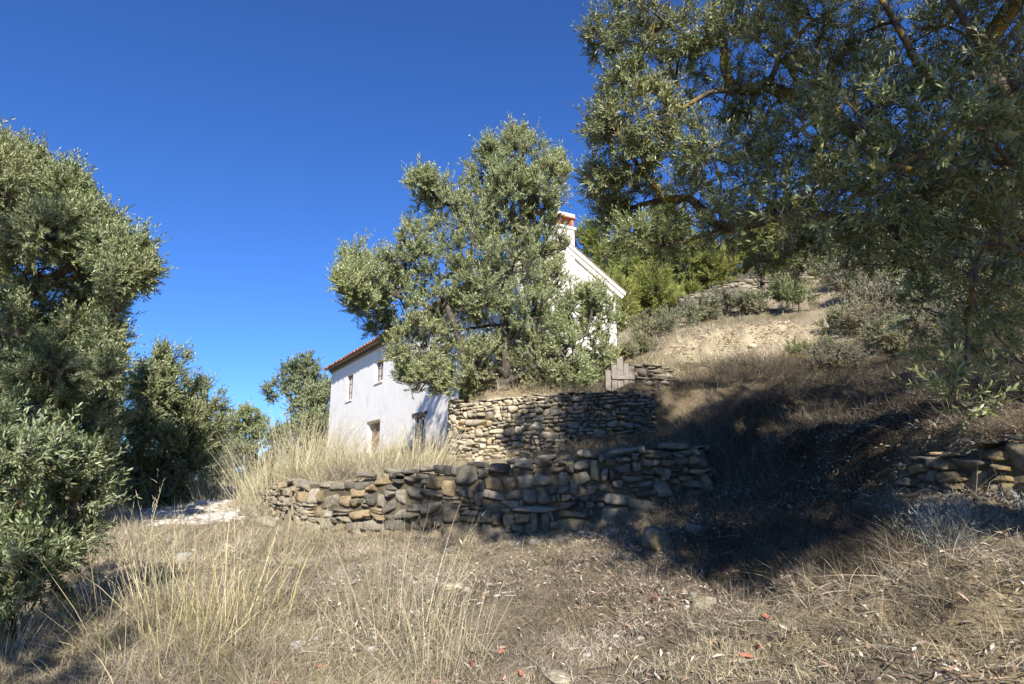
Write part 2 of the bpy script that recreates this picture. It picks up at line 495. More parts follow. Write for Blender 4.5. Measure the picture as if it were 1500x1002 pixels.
def ground_col(x, y):
    n1, n2, n3 = fbm(x * 0.8, y * 0.8), fbm(x * 2.7 + 9, y * 2.7), fbm(x * 0.35 + 4, y * 0.35)
    base = np.array([0.37, 0.30, 0.20]) * (1 + 0.25 * n2)[:, None]
    och = smooth01((n1 - 0.1) / 0.8)[:, None]
    c = base * (1 - och * 0.6) + np.array([0.44, 0.34, 0.2]) * och * 0.6
    mo = (smooth01((n3 + 0.1) / 0.6) * smooth01((x - 1) / 3) * 0.5)[:, None]
    c = c * (1 - mo) + np.array([0.10, 0.09, 0.035]) * mo
    pm = (path_mask(x, y) * smooth01((y - 10) / 2.5) * smooth01(0.9 + n2))[:, None]
    c = c * (1 - pm) + np.array([0.50, 0.46, 0.395]) * pm
    bm = bank_mask(x, y)[:, None]
    c = c * (1 - bm) + np.array([0.52, 0.43, 0.28]) * (1 + 0.2 * n2)[:, None] * bm
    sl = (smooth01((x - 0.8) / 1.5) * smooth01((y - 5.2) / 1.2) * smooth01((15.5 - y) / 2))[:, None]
    c = c * (1 - sl) + np.array([0.15, 0.115, 0.07]) * (1 + 0.5 * n1)[:, None] * sl  # slope soil is darker brown, and the darkening also deepens its shade
    far = smooth01((np.hypot(x, y) - 24) / 12)[:, None]
    c = c * (1 - far) + np.array([0.24, 0.21, 0.12]) * (1 + 0.3 * n3)[:, None] * far
    return np.clip(c, 0.01, 0.8)

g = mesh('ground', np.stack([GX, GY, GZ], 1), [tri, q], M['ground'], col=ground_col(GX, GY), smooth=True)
tag(g, kind='structure')

# ------------------------------------------------------------------ dry stone walls
def cube_sphere(n):
    pts, key, F = [], {}, []
    def vid(p):
        k = tuple(np.round(p, 5))
        if k not in key: key[k] = len(pts); pts.append(p)
        return key[k]
    for ax in range(3):
        for s in (-1, 1):
            g_ = [[None] * (n + 1) for _ in range(n + 1)]
            for i in range(n + 1):
                for j in range(n + 1):
                    p = np.zeros(3); p[ax] = s
                    p[(ax + 1) % 3] = -1 + 2 * i / n; p[(ax + 2) % 3] = -1 + 2 * j / n
                    g_[i][j] = vid(p)
            for i in range(n):
                for j in range(n):
                    f = [g_[i][j], g_[i + 1][j], g_[i + 1][j + 1], g_[i][j + 1]]
                    F.append(f if s > 0 else f[::-1])
    return np.array(pts), np.array(F)
CS = {n: cube_sphere(n) for n in (3, 5, 7, 9)}

def stone_verts(n, c, half, axes, rs, k=4.5, jit=0.16, rough=0.10):
    """one rounded, warped stone"""
    p, F = CS[n]
    q_ = p / (np.sum(np.abs(p)**k, axis=1)**(1 / k))[:, None]
    J = 1 + rs.uniform(-jit, jit, (2, 2, 2, 3))
    u = (q_ + 1) / 2
    w = 0
    for a in (0, 1):
        for b_ in (0, 1):
            for c_ in (0, 1):
                wt = (u[:, 0] if a else 1 - u[:, 0]) * (u[:, 1] if b_ else 1 - u[:, 1]) * (u[:, 2] if c_ else 1 - u[:, 2])
                w = w + wt[:, None] * J[a, b_, c_][None]
    o = rs.uniform(0, 100, 3)
    s = q_ * w
    nz = fbm(s[:, 0] * 1.3 + o[0], s[:, 1] * 1.3 + o[1], s[:, 2] * 1.3 + o[2], o=3)
    s = s * (1 + rough * nz)[:, None]
    for _ in range(6):                       # chipped flat faces
        pn_ = norm(rs.normal(0, 1, 3)); dd_ = rs.uniform(0.78, 1.05)
        ex = np.clip(s @ pn_ - dd_, 0, None)
        s = s - ex[:, None] * pn_ * 0.9
    return c + (s * half) @ axes, F

def split(u0, v0, u1, v1, fw, fh, rs, out):
    w, h = u1 - u0, v1 - v0
    tw, th = fw(u0) * rs.uniform(0.5, 2.0), fh(u0, v0) * rs.uniform(0.6, 2.0)
    if h > th and (h / th > w / tw or w <= tw):
        t_ = rs.uniform(0.35, 0.65); m_ = v0 + h * t_
        split(u0, v0, u1, m_, fw, fh, rs, out); split(u0, m_, u1, v1, fw, fh, rs, out)
    elif w > tw:
        t_ = rs.uniform(0.35, 0.65); m_ = u0 + w * t_
        split(u0, v0, m_, v1, fw, fh, rs, out); split(m_, v0, u1, v1, fw, fh, rs, out)
    else:
        out.append((u0, v0, u1, v1))

def dry_wall(name, base, top, fw, fh, colf, label, group, res=5, depth=0.16, seed=1, flip=1, cat='stone wall', ragged=0.04):
    rs = np.random.default_rng(seed)
    base, top = np.array(base), np.array(top)
    seg = np.hypot(*(base[1:, :2] - base[:-1, :2]).T)
    S = np.concatenate([[0], np.cumsum(seg)])
    L = S[-1]
    ip = lambda arr, u: np.array([np.interp(u, S, arr[:, k]) for k in range(3)])
    Hm = float(np.max(top[:, 2] - base[:, 2]))
    cells = []
    # uneven courses; some stones rise through two courses, some are two thin ones on top of each other
    v, busy, first = 0.0, [], True
    while v < Hm - 0.02:
        h = min(fh(L * rs.uniform(0, 1), v) * rs.uniform(0.7, 1.45), Hm - v)
        if Hm - v - h < 0.035: h = Hm - v
        nb, u = [], 0.0
        while u < L - 0.02:
            hit = [b_ for b_ in busy if b_[0] <= u + 0.02 < b_[1]]
            if hit: u = hit[0][1]; continue
            w = fw(u) * float(np.exp(rs.normal(-0.1, 0.5))) * (0.7 + 0.3 * h / 0.12)
            nxt = min([b_[0] for b_ in busy if b_[0] > u] + [L])
            w = min(max(w, 0.05), nxt - u)
            if nxt - u - w < 0.05: w = nxt - u
            q_ = rs.random()
            if q_ < 0.2 and v + h < Hm - 0.06 and w > 0.08:
                e = min(h * rs.uniform(0.6, 1.0), Hm - v - h)
                cells.append((u, v, u + w, v + h + e)); nb.append((u, u + w, v + h + e))
            elif q_ < 0.36 and h > 0.08:
                m_ = v + h * rs.uniform(0.35, 0.65); w2 = u + w * rs.uniform(0.3, 0.7)
                cells.append((u, v, u + w, m_))
                if w > 0.16 and rs.random() < 0.6: cells += [(u, m_, w2, v + h), (w2, m_, u + w, v + h)]
                else: cells.append((u, m_, u + w, v + h))
            else: cells.append((u, v, u + w, v + h))
            u += w
        v += h
        busy = [(a, b_) for a, b_, t_ in nb if t_ > v + 0.02 or True]
        # stones that rose into this course only part of the way are treated as filling it
    Vs, Fs, Cs, n0 = [], [], [], 0
    wob = lambda u, v: (0.05 * math.sin(u * 1.7 + v * 2 + seed) + 0.03 * math.sin(u * 4.3 + 2 * seed + v * 4)) * min(1, fh(u, v) / 0.1) * math.sin(math.pi * min(1, v / Hm) * .9 + .15)
    for (u0, v0, u1, v1) in cells:
        um, vm = (u0 + u1) / 2, (v0 + v1) / 2
        b_, t_ = ip(base, um), ip(top, um)
        H = t_[2] - b_[2]
        sc_ = H / Hm
        z = b_[2] - 0.06 + (vm / Hm) * (H + 0.06) + wob(um, vm)
        if v1 > Hm * 0.98: z += rs.uniform(-ragged, ragged)
        e = 0.05
        tn = ip(base, min(um + e, L)) - ip(base, max(um - e, 0)); tn[2] = 0; tn = norm(tn)
        nn = np.array([tn[1], -tn[0], 0]) * flip        # out of the face, towards the viewer
        half = np.array([(u1 - u0) / 2 * rs.uniform(1.0, 1.1), depth * rs.uniform(0.8, 1.15), max(0.012, (v1 - v0) / 2 * sc_ * rs.uniform(0.98, 1.1))])
        rot = rs.normal(0, 0.08)
        up = np.array([0, 0, 1.0])
        tt = tn * math.cos(rot) + up * math.sin(rot); uu = np.cross(tt, -nn) if np.cross(tt, -nn)[2] > 0 else -np.cross(tt, -nn)
        c = np.array([b_[0], b_[1], z]) - nn * (depth * 0.75 + rs.uniform(-0.03, 0.03))
        V, F = stone_verts(res, c, half, np.stack([tt, -nn, uu]), rs, k=rs.uniform(4.5, 11.0), jit=0.22)
        if np.dot(np.cross(tt, -nn), uu) < 0: F = F[:, ::-1]
        Vs.append(V); Fs.append(F + n0); n0 += len(V)
        cc = np.array(colf(um / L, vm / Hm, rs, (u1 - u0) * (v1 - v0)))
        Cs.append(np.tile(cc, (len(V), 1)))
    root = empty(name, (base[len(base) // 2] * [1, 1, 1]).tolist(), label, cat, group)
    org = np.array(root.location)
    mesh('stones', np.concatenate(Vs), [np.concatenate(Fs)], M['stone'], root, np.concatenate(Cs), False, org)
    # rubble and earth core behind the face stones
    G = Geo()
    K = 40
    us = np.linspace(0.06, L - 0.06, K)
    ring = []
    for u in us:
        b_, t_ = ip(base, u), ip(top, u)
        tn = ip(base, min(u + .05, L)) - ip(base, max(u - .05, 0)); tn[2] = 0; tn = norm(tn)
        nn = np.array([tn[1], -tn[0], 0]) * flip
        f0, f1 = b_ - nn * 0.045, b_ - nn * (0.045 + 2.2 * depth)
        ring.append([[*f0[:2], b_[2] - 0.3], [*f1[:2], b_[2] - 0.3], [*f1[:2], t_[2] - 0.05], [*f0[:2], t_[2] - 0.05]])
    ring = np.array(ring).reshape(-1, 3)
    F = []
    for i in range(K - 1):
        for j in range(4):
            a, b2 = i * 4 + j, i * 4 + (j + 1) % 4
            F.append((a, b2, b2 + 4, a + 4))
    F += [(0, 3, 2, 1), (4 * K - 4, 4 * K - 3, 4 * K - 2, 4 * K - 1)]
    G.add(ring, F)
    G.build('earth_core', M['core'], root, org)
    return root

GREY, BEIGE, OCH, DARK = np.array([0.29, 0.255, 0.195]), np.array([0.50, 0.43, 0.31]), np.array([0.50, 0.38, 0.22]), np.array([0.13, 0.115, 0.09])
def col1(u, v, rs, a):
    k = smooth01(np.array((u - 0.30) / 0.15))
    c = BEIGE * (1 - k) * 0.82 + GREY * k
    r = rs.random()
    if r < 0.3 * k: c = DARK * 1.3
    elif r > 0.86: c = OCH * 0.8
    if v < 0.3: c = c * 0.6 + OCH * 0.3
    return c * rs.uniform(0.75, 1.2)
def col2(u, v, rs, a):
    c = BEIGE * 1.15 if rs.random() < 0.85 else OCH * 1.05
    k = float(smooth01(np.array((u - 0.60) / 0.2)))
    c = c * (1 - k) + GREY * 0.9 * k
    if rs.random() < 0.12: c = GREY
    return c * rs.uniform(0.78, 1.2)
def col3(u, v, rs, a):
    return (GREY if rs.random() < 0.6 else OCH * 0.8) * rs.uniform(0.7, 1.1)

fw1 = lambda u: 0.15 if u < 3.2 else 0.19
fh1 = lambda u, v: 0.21 if v < 0.1 else 0.115
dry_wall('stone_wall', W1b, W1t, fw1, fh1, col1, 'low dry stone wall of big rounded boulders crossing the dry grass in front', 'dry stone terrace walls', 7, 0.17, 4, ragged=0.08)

W2b, W2t = [], []
tops = [586, 587, 588, 590, 590, 588, 580, 574, 574, 578]
for (x, y), ty in zip(W2xy, tops):
    zb = float(fB(np.array([x]), np.array([y]))[0])
    pxx = 750 + FPX * x / y
    zt = P(pxx, ty, y)[2]
    W2b.append((x, y, zb)); W2t.append((x, y, zt))
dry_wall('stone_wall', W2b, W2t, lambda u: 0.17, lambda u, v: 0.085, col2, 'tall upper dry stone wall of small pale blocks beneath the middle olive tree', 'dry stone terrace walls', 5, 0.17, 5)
dry_wall('stone_wall', W3b, W3t, lambda u: 0.17, lambda u, v: 0.13, col3, 'short shaded dry stone wall behind the silvery shrub', 'dry stone terrace walls', 7, 0.16, 9)

def hill_wall(px0, y0, Y0, px1, y1, Y1, h, label, seed, fw=0.35, fh=0.16, n=6, depth=.2, hh=None):
    b_, t_ = [], []
    for i in range(n):
        k = i / (n - 1)
        a = P(px0 + (px1 - px0) * k, y0 + (y1 - y0) * k, Y0 + (Y1 - Y0) * k)
        z = a[2] if hh is None else float(height(np.array([a[0]]), np.array([a[1]]))[0]) - 0.12
        b_.append((a[0], a[1], z - 0.25)); t_.append((a[0], a[1], z + (h if hh is None else hh[i])))
    return dry_wall('stone_wall', b_, t_, lambda u: fw, lambda u, v: fh, lambda u, v, rs, a: (BEIGE * 0.7 if rs.random() < .6 else GREY) * rs.uniform(.7, 1.15),
                    label, 'dry stone terrace walls', 3, depth, seed)
hill_wall(1000, 458, 26.5, 1110, 427, 27.5, 0.75, 'grey dry stone terrace wall up on the hillside below the pines', 21)
hill_wall(1120, 428, 27.5, 1235, 400, 27.8, 0.7, 'dry stone terrace wall on the hillside above the ochre earth bank', 22)
hill_wall(930, 583, 13.6, 1000, 566, 13.9, 0.75, 'sunlit stub of rubble stone wall beside the weathered plank gate', 23, 0.2, 0.09, 5, .15, [0.5, 0.66, 0.6, 0.5, 0.25])
hill_wall(662, 597, 14.3, 722, 590, 14.6, 0.6, 'dark rubble heap rising from the round end of the tall wall to the olive trunk', 24, 0.2, 0.12, 5, .22, [0.12, 0.5, 0.75, 0.6, 0.3])

# weathered plank gate in the gap behind the upper wall
gp = P(915, 588, 13.5); gp[2] = float(height(gp[:1], gp[1:2])[0]) - 0.16
gt = empty('plank_gate', gp.tolist(), 'small weathered grey plank gate standing behind the tall stone wall', 'gate')
G = Geo()
X, Yv, Z = np.array([1, 0.1, 0.]), np.array([-0.1, 1, 0.]), np.array([0, 0, 1.])
for i, (a, b_, h, o) in enumerate(((-0.27, -0.15, 0.62, 0.0), (-0.14, -0.005, 0.78, 0.012), (0.005, 0.12, 0.66, -0.008), (0.13, 0.25, 0.6, 0.006))):
    q0 = Geo(); q0.box(gp, X, Yv, Z, (a, b_), (o, o + 0.03), (-0.1, h)); q0.build('plank', M['old_wood'], gt, gp, 0.004)
q0 = Geo(); q0.box(gp, X, Yv, Z, (-0.27, 0.25), (-0.035, -0.01), (0.30, 0.38)); q0.build('rail', M['old_wood'], gt, gp, 0.004)
q0 = Geo(); q0.box(gp, X, Yv, Z, (-0.42, -0.30), (-0.04, 0.08), (-0.1, 0.5)); q0.build('post', M['old_wood'], gt, gp, 0.008)

# ------------------------------------------------------------------ house
EAVE_K = 9.4
GZ0 = 0.9                                              # house ground (buried foot)
EZ = 1.6 + 5.2                                         # wall top at the eave
root = empty('house', (HC + [0, 0, 1.6]).tolist(), 'whitewashed stone farmhouse with red tiled roof behind the middle olive tree', 'house')
horg = np.array(root.location)
def HP(s, t_, z):            # s along the long wall from the corner, t_ along the gable
    p = HC + HD * s + HG * t_; return np.array([p[0], p[1], z])
def proj(p):
    d = p - EYE; c, s = math.cos(PITCH), math.sin(PITCH)
    f = d[1] * c + d[2] * s; u = -d[1] * s + d[2] * c
    return 750 + FPX * d[0] / f, 501 - FPX * u / f
def wall_s(px):              # where on the long wall a pixel column falls
    lo, hi = 0.0, 24.0
    for _ in range(50):
        m_ = (lo + hi) / 2
        if proj(HP(m_, 0, 3.0))[0] > px: lo = m_
        else: hi = m_
    return lo
def wall_z(s, py):
    lo, hi = -2.0, 12.0
    for _ in range(50):
        m_ = (lo + hi) / 2
        if proj(HP(s, 0, m_))[1] > py: lo = m_
        else: hi = m_
    return lo
HL = wall_s(480)
EZ = wall_z(HL, 545)
RISE = 1.12
# windows on the long wall: (px of near edge, px of far edge, y top, y bottom at the mid column)
wins = [(512.5, 503.5, 549, 587), (557, 545.5, 528, 560), (556, 538, 619, 668), (623, 606, 609, 652)]
W = []
for i, (pn, pf, yt, yb) in enumerate(wins):
    s0, s1 = wall_s(pn), wall_s(pf)
    zt, zb = wall_z((s0 + s1) / 2, yt), wall_z((s0 + s1) / 2, yb)
    W.append((s0, s1, zb, zt))
# long wall with real openings: grid of cells, holes left out
ss = sorted({0.0, HL, *[w[0] for w in W], *[w[1] for w in W]})
zs = sorted({GZ0 - 1.0, EZ, *[w[2] for w in W], *[w[3] for w in W]})
TH = 0.32
V, F = [], []
vid = {}
def vv(s, t_, z):
    k = (round(s, 4), round(t_, 4), round(z, 4))
    if k not in vid: vid[k] = len(V); V.append(HP(s, t_, z))
    return vid[k]
inside = lambda s, z: any(w[0] < s < w[1] and w[2] < z < w[3] for w in W)
for a, b_ in zip(ss[:-1], ss[1:]):
    for c, d in zip(zs[:-1], zs[1:]):
        if not inside((a + b_) / 2, (c + d) / 2):
            F.append((vv(a, 0, c), vv(a, 0, d), vv(b_, 0, d), vv(b_, 0, c)))
for w in W:                       # reveals
    s0, s1, z0, z1 = w
    F += [(vv(s0, 0, z0), vv(s0, TH, z0), vv(s0, TH, z1), vv(s0, 0, z1)), (vv(s1, 0, z0), vv(s1, 0, z1), vv(s1, TH, z1), vv(s1, TH, z0)),
          (vv(s0, 0, z1), vv(s0, TH, z1), vv(s1, TH, z1), vv(s1, 0, z1)), (vv(s0, 0, z0), vv(s1, 0, z0), vv(s1, TH, z0), vv(s0, TH, z0))]
bz = GZ0 - 1
F += [(vv(0, 0, bz), vv(0, HW, bz), vv(0, HW, EZ), vv(0, HW / 2, EZ + RISE), vv(0, 0, EZ)),
      (vv(HL, 0, bz), vv(HL, 0, EZ), vv(HL, HW / 2, EZ + RISE), vv(HL, HW, EZ), vv(HL, HW, bz)),
      (vv(0, HW, bz), vv(HL, HW, bz), vv(HL, HW, EZ), vv(0, HW, EZ))]
G = Geo(); G.add(V, F); G.build('wall', M['white'], root, horg)
X3 = HD; Y3 = HG; Z3 = np.array([0, 0, 1.])
for i, (s0, s1, z0, z1) in enumerate(W):
    wdt = s1 - s0
    if i in (0, 1, 3):
        f = Geo(); t0 = 0.12
        fr = 0.07
        O = HP(0, 0, 0)
        for (a, b_, c, d) in ((s0, s0 + fr, z0, z1), (s1 - fr, s1, z0, z1), (s0 + fr, s1 - fr, z0, z0 + fr), (s0 + fr, s1 - fr, z1 - fr, z1),
                              ((s0 + s1) / 2 - 0.035, (s0 + s1) / 2 + 0.035, z0 + fr, z1 - fr)):
            f.box(O, X3, Y3, Z3, (a, b_), (t0, t0 + 0.06), (c, d))
        for k in (1, 2):
            zz = z0 + (z1 - z0) * k / 3
            f.box(O, X3, Y3, Z3, (s0 + fr, (s0 + s1) / 2 - 0.035), (t0 + .01, t0 + 0.045), (zz - 0.015, zz + 0.015))
            f.box(O, X3, Y3, Z3, ((s0 + s1) / 2 + 0.035, s1 - fr), (t0 + .01, t0 + 0.045), (zz - 0.015, zz + 0.015))
        wf = f.build('window', M['wood'], root, horg)
        gl = Geo(); gl.box(O, X3, Y3, Z3, (s0 + fr * .5, s1 - fr * .5), (t0 + 0.022, t0 + 0.03), (z0 + fr * .5, z1 - fr * .5)); gl.build('pane', M['glass'], wf, horg)
        sl = Geo(); sl.box(O, X3, Y3, Z3, (s0 - 0.04, s1 + 0.04), (-0.05, 0.118), (z0 - 0.05, z0 + 0.012)); sl.build('sill', M['white'], wf, horg)
        if i == 3:
            ln = Geo(); ln.box(O, X3, Y3, Z3, (s0 - 0.15, s1 + 0.15), (-0.04, 0.05), (z1 + 0.003, z1 + 0.12)); ln.build('lintel', M['wood'], root, horg, 0.01)
    else:
        O = HP(0, 0, 0)
        f = Geo(); f.box(O, X3, Y3, Z3, (s0 + .003, s1 - .003), (0.2, 0.26), (z0 + .003, z1 - .003)); bl = f.build('window_infill', M['old_door'], root, horg)
        ln = Geo(); ln.box(O, X3, Y3, Z3, (s0 - 0.1, s1 + 0.1), (-0.03, 0.05), (z1 + 0.003, z1 + 0.1)); ln.build('lintel', M['render_beige'], root, horg, 0.01)
# cornice: stepped courses under the long eave
for k, (out, z0, z1, mt) in enumerate(((0.07, -0.10, -0.012, 'cornice'), (0.14, 0.0, 0.075, 'cornice_dark'), (0.21, 0.085, 0.17, 'cornice'), (0.28, 0.18, 0.25, 'cornice_dark'))):
    c = Geo(); c.box(HP(0, 0, EZ), X3, Y3, Z3, (-0.12 + k * .002, HL + 0.1), (-out, 0.1 + k * .001), (z0, z1)); c.build('cornice_course', M[mt], root, horg, 0.012)
# roof of barrel tiles
sl = RISE + 0.0
def tiles(side):
    pitch = math.atan2(RISE, HW / 2)
    length = (HW / 2 + (0.42 if side == 0 else 0.2)) / math.cos(pitch)
    eave_t = -0.42 if side == 0 else HW + 0.2
    sg = 1 if side == 0 else -1
    dirv = HG * math.cos(pitch) * sg + Z3 * math.sin(pitch)
    nrm = -HG * math.sin(pitch) * sg + Z3 * math.cos(pitch)
    z_e = EZ + 0.27 if side == 0 else EZ + 0.27 + 0.0
    z_e = EZ + RISE + 0.30 - (HW / 2 + abs(eave_t if side == 0 else 0.2)) * math.tan(pitch)
    G = Geo()
    ncol = int((HL + 0.3) / 0.235)
    Vv, Ff = [], []
    n0 = 0
    rows = int(length / 0.36)
    for i in range(ncol):
        s = 0.02 + i * (HL + 0.1) / ncol + 0.11
        j = rng.uniform(-0.03, 0.03)
        for half_, off, rad, zo in ((0, 0, 0.088, 0.03), (1, 0.5 * (HL + .3) / ncol, 0.085, 0.0)):
            for r_ in range(rows):
                l0 = r_ * length / rows - (0.03 + j if r_ == 0 else 0.05) * (1 if half_ == 0 else 0.2); l1 = (r_ + 1) * length / rows
                seg_n = 5
                ring = []
                for (l, rr_, lift) in ((l0, rad, 0.018), (l1, rad * 0.84, 0.0)):
                    for k in range(seg_n + 1):
                        a = math.pi * k / seg_n
                        yy = math.sin(a) * rr_ * 0.75
                        if half_: yy = -yy * 0.8 + 0.05
                        p = HP(s + off + math.cos(a) * rr_, eave_t, z_e) + dirv * l + nrm * (yy + zo + lift)
                        ring.append(p)
                for th in (0, -0.014):
                    pass
                Vv += ring
                m_ = seg_n + 1
                for k in range(seg_n):
                    Ff.append((n0 + k, n0 + k + 1, n0 + m_ + k + 1, n0 + m_ + k))
                n0 += 2 * m_
    G.add(Vv, Ff)
    # boarding under the tiles
    o = G.build('tiles', M['tile'], roof, horg)
    md = o.modifiers.new('solid', 'SOLIDIFY'); md.thickness = 0.014; md.offset = -1
    B = Geo(); B.box(HP(0, eave_t, z_e), HD, dirv, nrm, (-0.1, HL + 0.12), (0.06, length), (-0.07, -0.02)); B.build('boarding', M['cornice'], roof, horg)
roof = bpy.data.objects.new('roof', None); COL.objects.link(roof); roof.parent = root
tiles(0); tiles(1)
rg = Geo()
npv = int(HL / 0.4)
for i in range(npv):
    s = i * HL / npv
    ring = []
    for (l, r_) in ((s - 0.03, 0.11), (s + HL / npv + .02, 0.095)):
        for k in range(7):
            a = math.pi * k / 6
            ring.append(HP(l, HW / 2 + math.cos(a) * r_, EZ + RISE + 0.32 + math.sin(a) * r_))
    rg.add(ring, [(k, k + 1, k + 8, k + 7) for k in range(6)])
rg.build('ridge_tiles', M['tile'], roof, horg)
# white mortared verge along the gable: two steps
pitch = math.atan2(RISE, HW / 2)
for sg, t0 in ((1, -0.40), (-1, HW + 0.2)):
    dirv = HG * math.cos(pitch) * sg + Z3 * math.sin(pitch)
    nrm = -HG * math.sin(pitch) * sg + Z3 * math.cos(pitch)
    L_ = (abs(HW / 2 - t0)) / math.cos(pitch)
    ze = EZ + RISE - abs(HW / 2 - t0) * math.tan(pitch)
    for k, (o_, n0_, n1_) in enumerate(((-0.10, 0.02, 0.13), (-0.16, 0.14, 0.24))):
        vg = Geo(); vg.box(HP(0, t0, ze), HD, dirv, nrm, (o_, 0.02), (0.0 + .002 * k, L_ + (0 if sg > 0 else -0.003)), (n0_, n1_)); vg.build('verge', M['white'], roof, horg, 0.015)
    # verge tiles
    vt = Geo()
    nn_ = int(L_ / 0.38)
    for i in range(nn_):
        ring = []
        for (l, r_) in ((i * L_ / nn_ - 0.03, 0.10), ((i + 1) * L_ / nn_, 0.085)):
            for k in range(6):
                a = math.pi * k / 5
                ring.append(HP(-0.07 + math.cos(a) * r_, t0, ze) + dirv * l + nrm * (0.245 + math.sin(a) * r_ * .6 + (0.02 if l == i * L_ / nn_ - 0.03 else 0)))
        vt.add(ring, [(k, k + 1, k + 7, k + 6) for k in range(5)])
    vt.build('verge_tiles', M['render_beige'], roof, horg)
# chimney on the gable end
ct, cz0 = HW / 2 - 0.12, EZ + RISE - 0.5
cw = 0.30
def topz(py, t_):
    lo, hi = 3.0, 14.0
    for _ in range(40):
        m_ = (lo + hi) / 2
        if proj(HP(-0.05, t_, m_))[1] > py: lo = m_
        else: hi = m_
    return lo
ct = 1.55
for _ in range(30):
    ct += (842 - proj(HP(-0.06, ct + cw, 8.3))[0]) * 0.01
c0, c1, c2_, c3 = topz(335, ct), topz(331, ct), topz(319, ct), topz(313, ct)
ch = Geo(); ch.box(HP(0, ct, 0), HD, HG, Z3, (-0.06, 0.50), (-cw, cw), (EZ - 0.3, c0)); chm = ch.build('chimney', M['white'], root, horg, 0.02)
b2 = Geo(); b2.box(HP(0, ct, 0), HD, HG, Z3, (-0.10, 0.54), (-cw - 0.04, cw + 0.04), (c0 + .002, c1)); b2.build('band', M['white'], chm, horg, 0.01)
for a in (-0.05, 0.40):
    for c in (-cw + .01, cw - 0.12):
        b2 = Geo(); b2.box(HP(0, ct, 0), HD, HG, Z3, (a, a + 0.10), (c, c + 0.11), (c1 + .002, c2_)); b2.build('brick_pier', M['brick'], chm, horg)
b2 = Geo(); b2.box(HP(0, ct, 0), HD, HG, Z3, (0.08, 0.38), (-cw + .15, cw - .15), (c1 - 0.1, c1 + 0.006)); b2.build('flue', M['dark'], chm, horg)
b2 = Geo(); b2.box(HP(0, ct, 0), HD, HG, Z3, (-0.11, 0.55), (-cw - 0.05, cw + 0.05), (c2_ + .002, c2_ + 0.05)); b2.build('cap_slab', M['brick'], chm, horg, 0.006)
b2 = Geo(); b2.box(HP(0, ct, 0), HD, HG, Z3, (-0.08, 0.52), (-cw - 0.02, cw + 0.02), (c2_ + .053, c3 + 0.03)); b2.build('cap', M['white'], chm, horg, 0.02)
# ------------------------------------------------------------------ foliage and trees
def leaves_from_twigs(tp, td, tl, per, LL, LW, rs, palette, lobe_tint, six=True, spread=55, jitter=0.35):
    """leaves in opposite pairs along every twig; returns vertices, faces, colours"""
    n = len(tp)
    td = norm(td)
    ref = np.where(np.abs(td[:, 2:3]) > 0.85, np.array([[1., 0, 0]]), np.array([[0, 0, 1.]]))
    e1 = norm(np.cross(td, ref)); e2 = np.cross(td, e1)
    pairs = per // 2
    k = np.arange(pairs)
    tt = (k + 0.6 + rs.uniform(-.3, .3, (n, pairs))) / pairs
    tt = tt * 0.85 + 0.15
    phi = (k % 2) * (math.pi / 2) + rs.uniform(0, math.pi, (n, 1)) + rs.normal(0, 0.3, (n, pairs))
    out = []
    for sgn in (0, math.pi):
        a = phi + sgn + rs.normal(0, jitter * 0.6, phi.shape)
        rad = np.cos(a)[..., None] * e1[:, None] + np.sin(a)[..., None] * e2[:, None]
        sp = np.radians(spread) * rs.uniform(0.6, 1.25, phi.shape)
        sp = sp * (1.15 - 0.5 * tt)
        d = norm(td[:, None] * np.cos(sp)[..., None] + rad * np.sin(sp)[..., None] + rs.normal(0, 0.10, rad.shape) + np.array([0, 0, 0.06]))
        b_ = tp[:, None] + td[:, None] * (tt * tl[:, None])[..., None]
        s = norm(np.cross(d, td[:, None] + rs.normal(0, jitter, rad.shape)))
        out.append((b_.reshape(-1, 3), d.reshape(-1, 3), s.reshape(-1, 3)))
    b_, d, s = [np.concatenate(x) for x in zip(*out)]
    m_ = len(b_)
    nrm = np.cross(s, d)
    L = LL * rs.uniform(0.6, 1.25, m_)[:, None]; Wd = LW * rs.uniform(0.7, 1.2, m_)[:, None]
    tint = np.tile(np.repeat(lobe_tint, pairs, axis=0), (2, 1))
    pal = np.array(palette)[rs.integers(0, len(palette), m_)]
    c = pal * rs.uniform(0.7, 1.3, (m_, 1)) * tint
    bend = rs.uniform(-0.05, 0.14, (m_, 1)) * L
    if six:
        V = np.stack([b_, b_ + d * L * .3 + s * Wd * .42 + nrm * bend * .6, b_ + d * L * .3 - s * Wd * .42 + nrm * bend * .6,
                      b_ + d * L * .7 + s * Wd * .42 + nrm * bend * .7, b_ + d * L * .7 - s * Wd * .42 + nrm * bend * .7, b_ + d * L], 1)
        i0 = np.arange(m_)[:, None] * 6
        F = [np.concatenate([i0 + [0, 2, 1], i0 + [3, 4, 5]]), i0 + [1, 2, 4, 3]]
        return V.reshape(-1, 3), F, np.repeat(c, 6, 0)
    V = np.stack([b_, b_ + d * L * .5 - s * Wd * .5 + nrm * bend, b_ + d * L, b_ + d * L * .5 + s * Wd * .5 + nrm * bend], 1)
    F = [np.arange(m_ * 4).reshape(-1, 4)]
    return V.reshape(-1, 3), F, np.repeat(c, 4, 0)

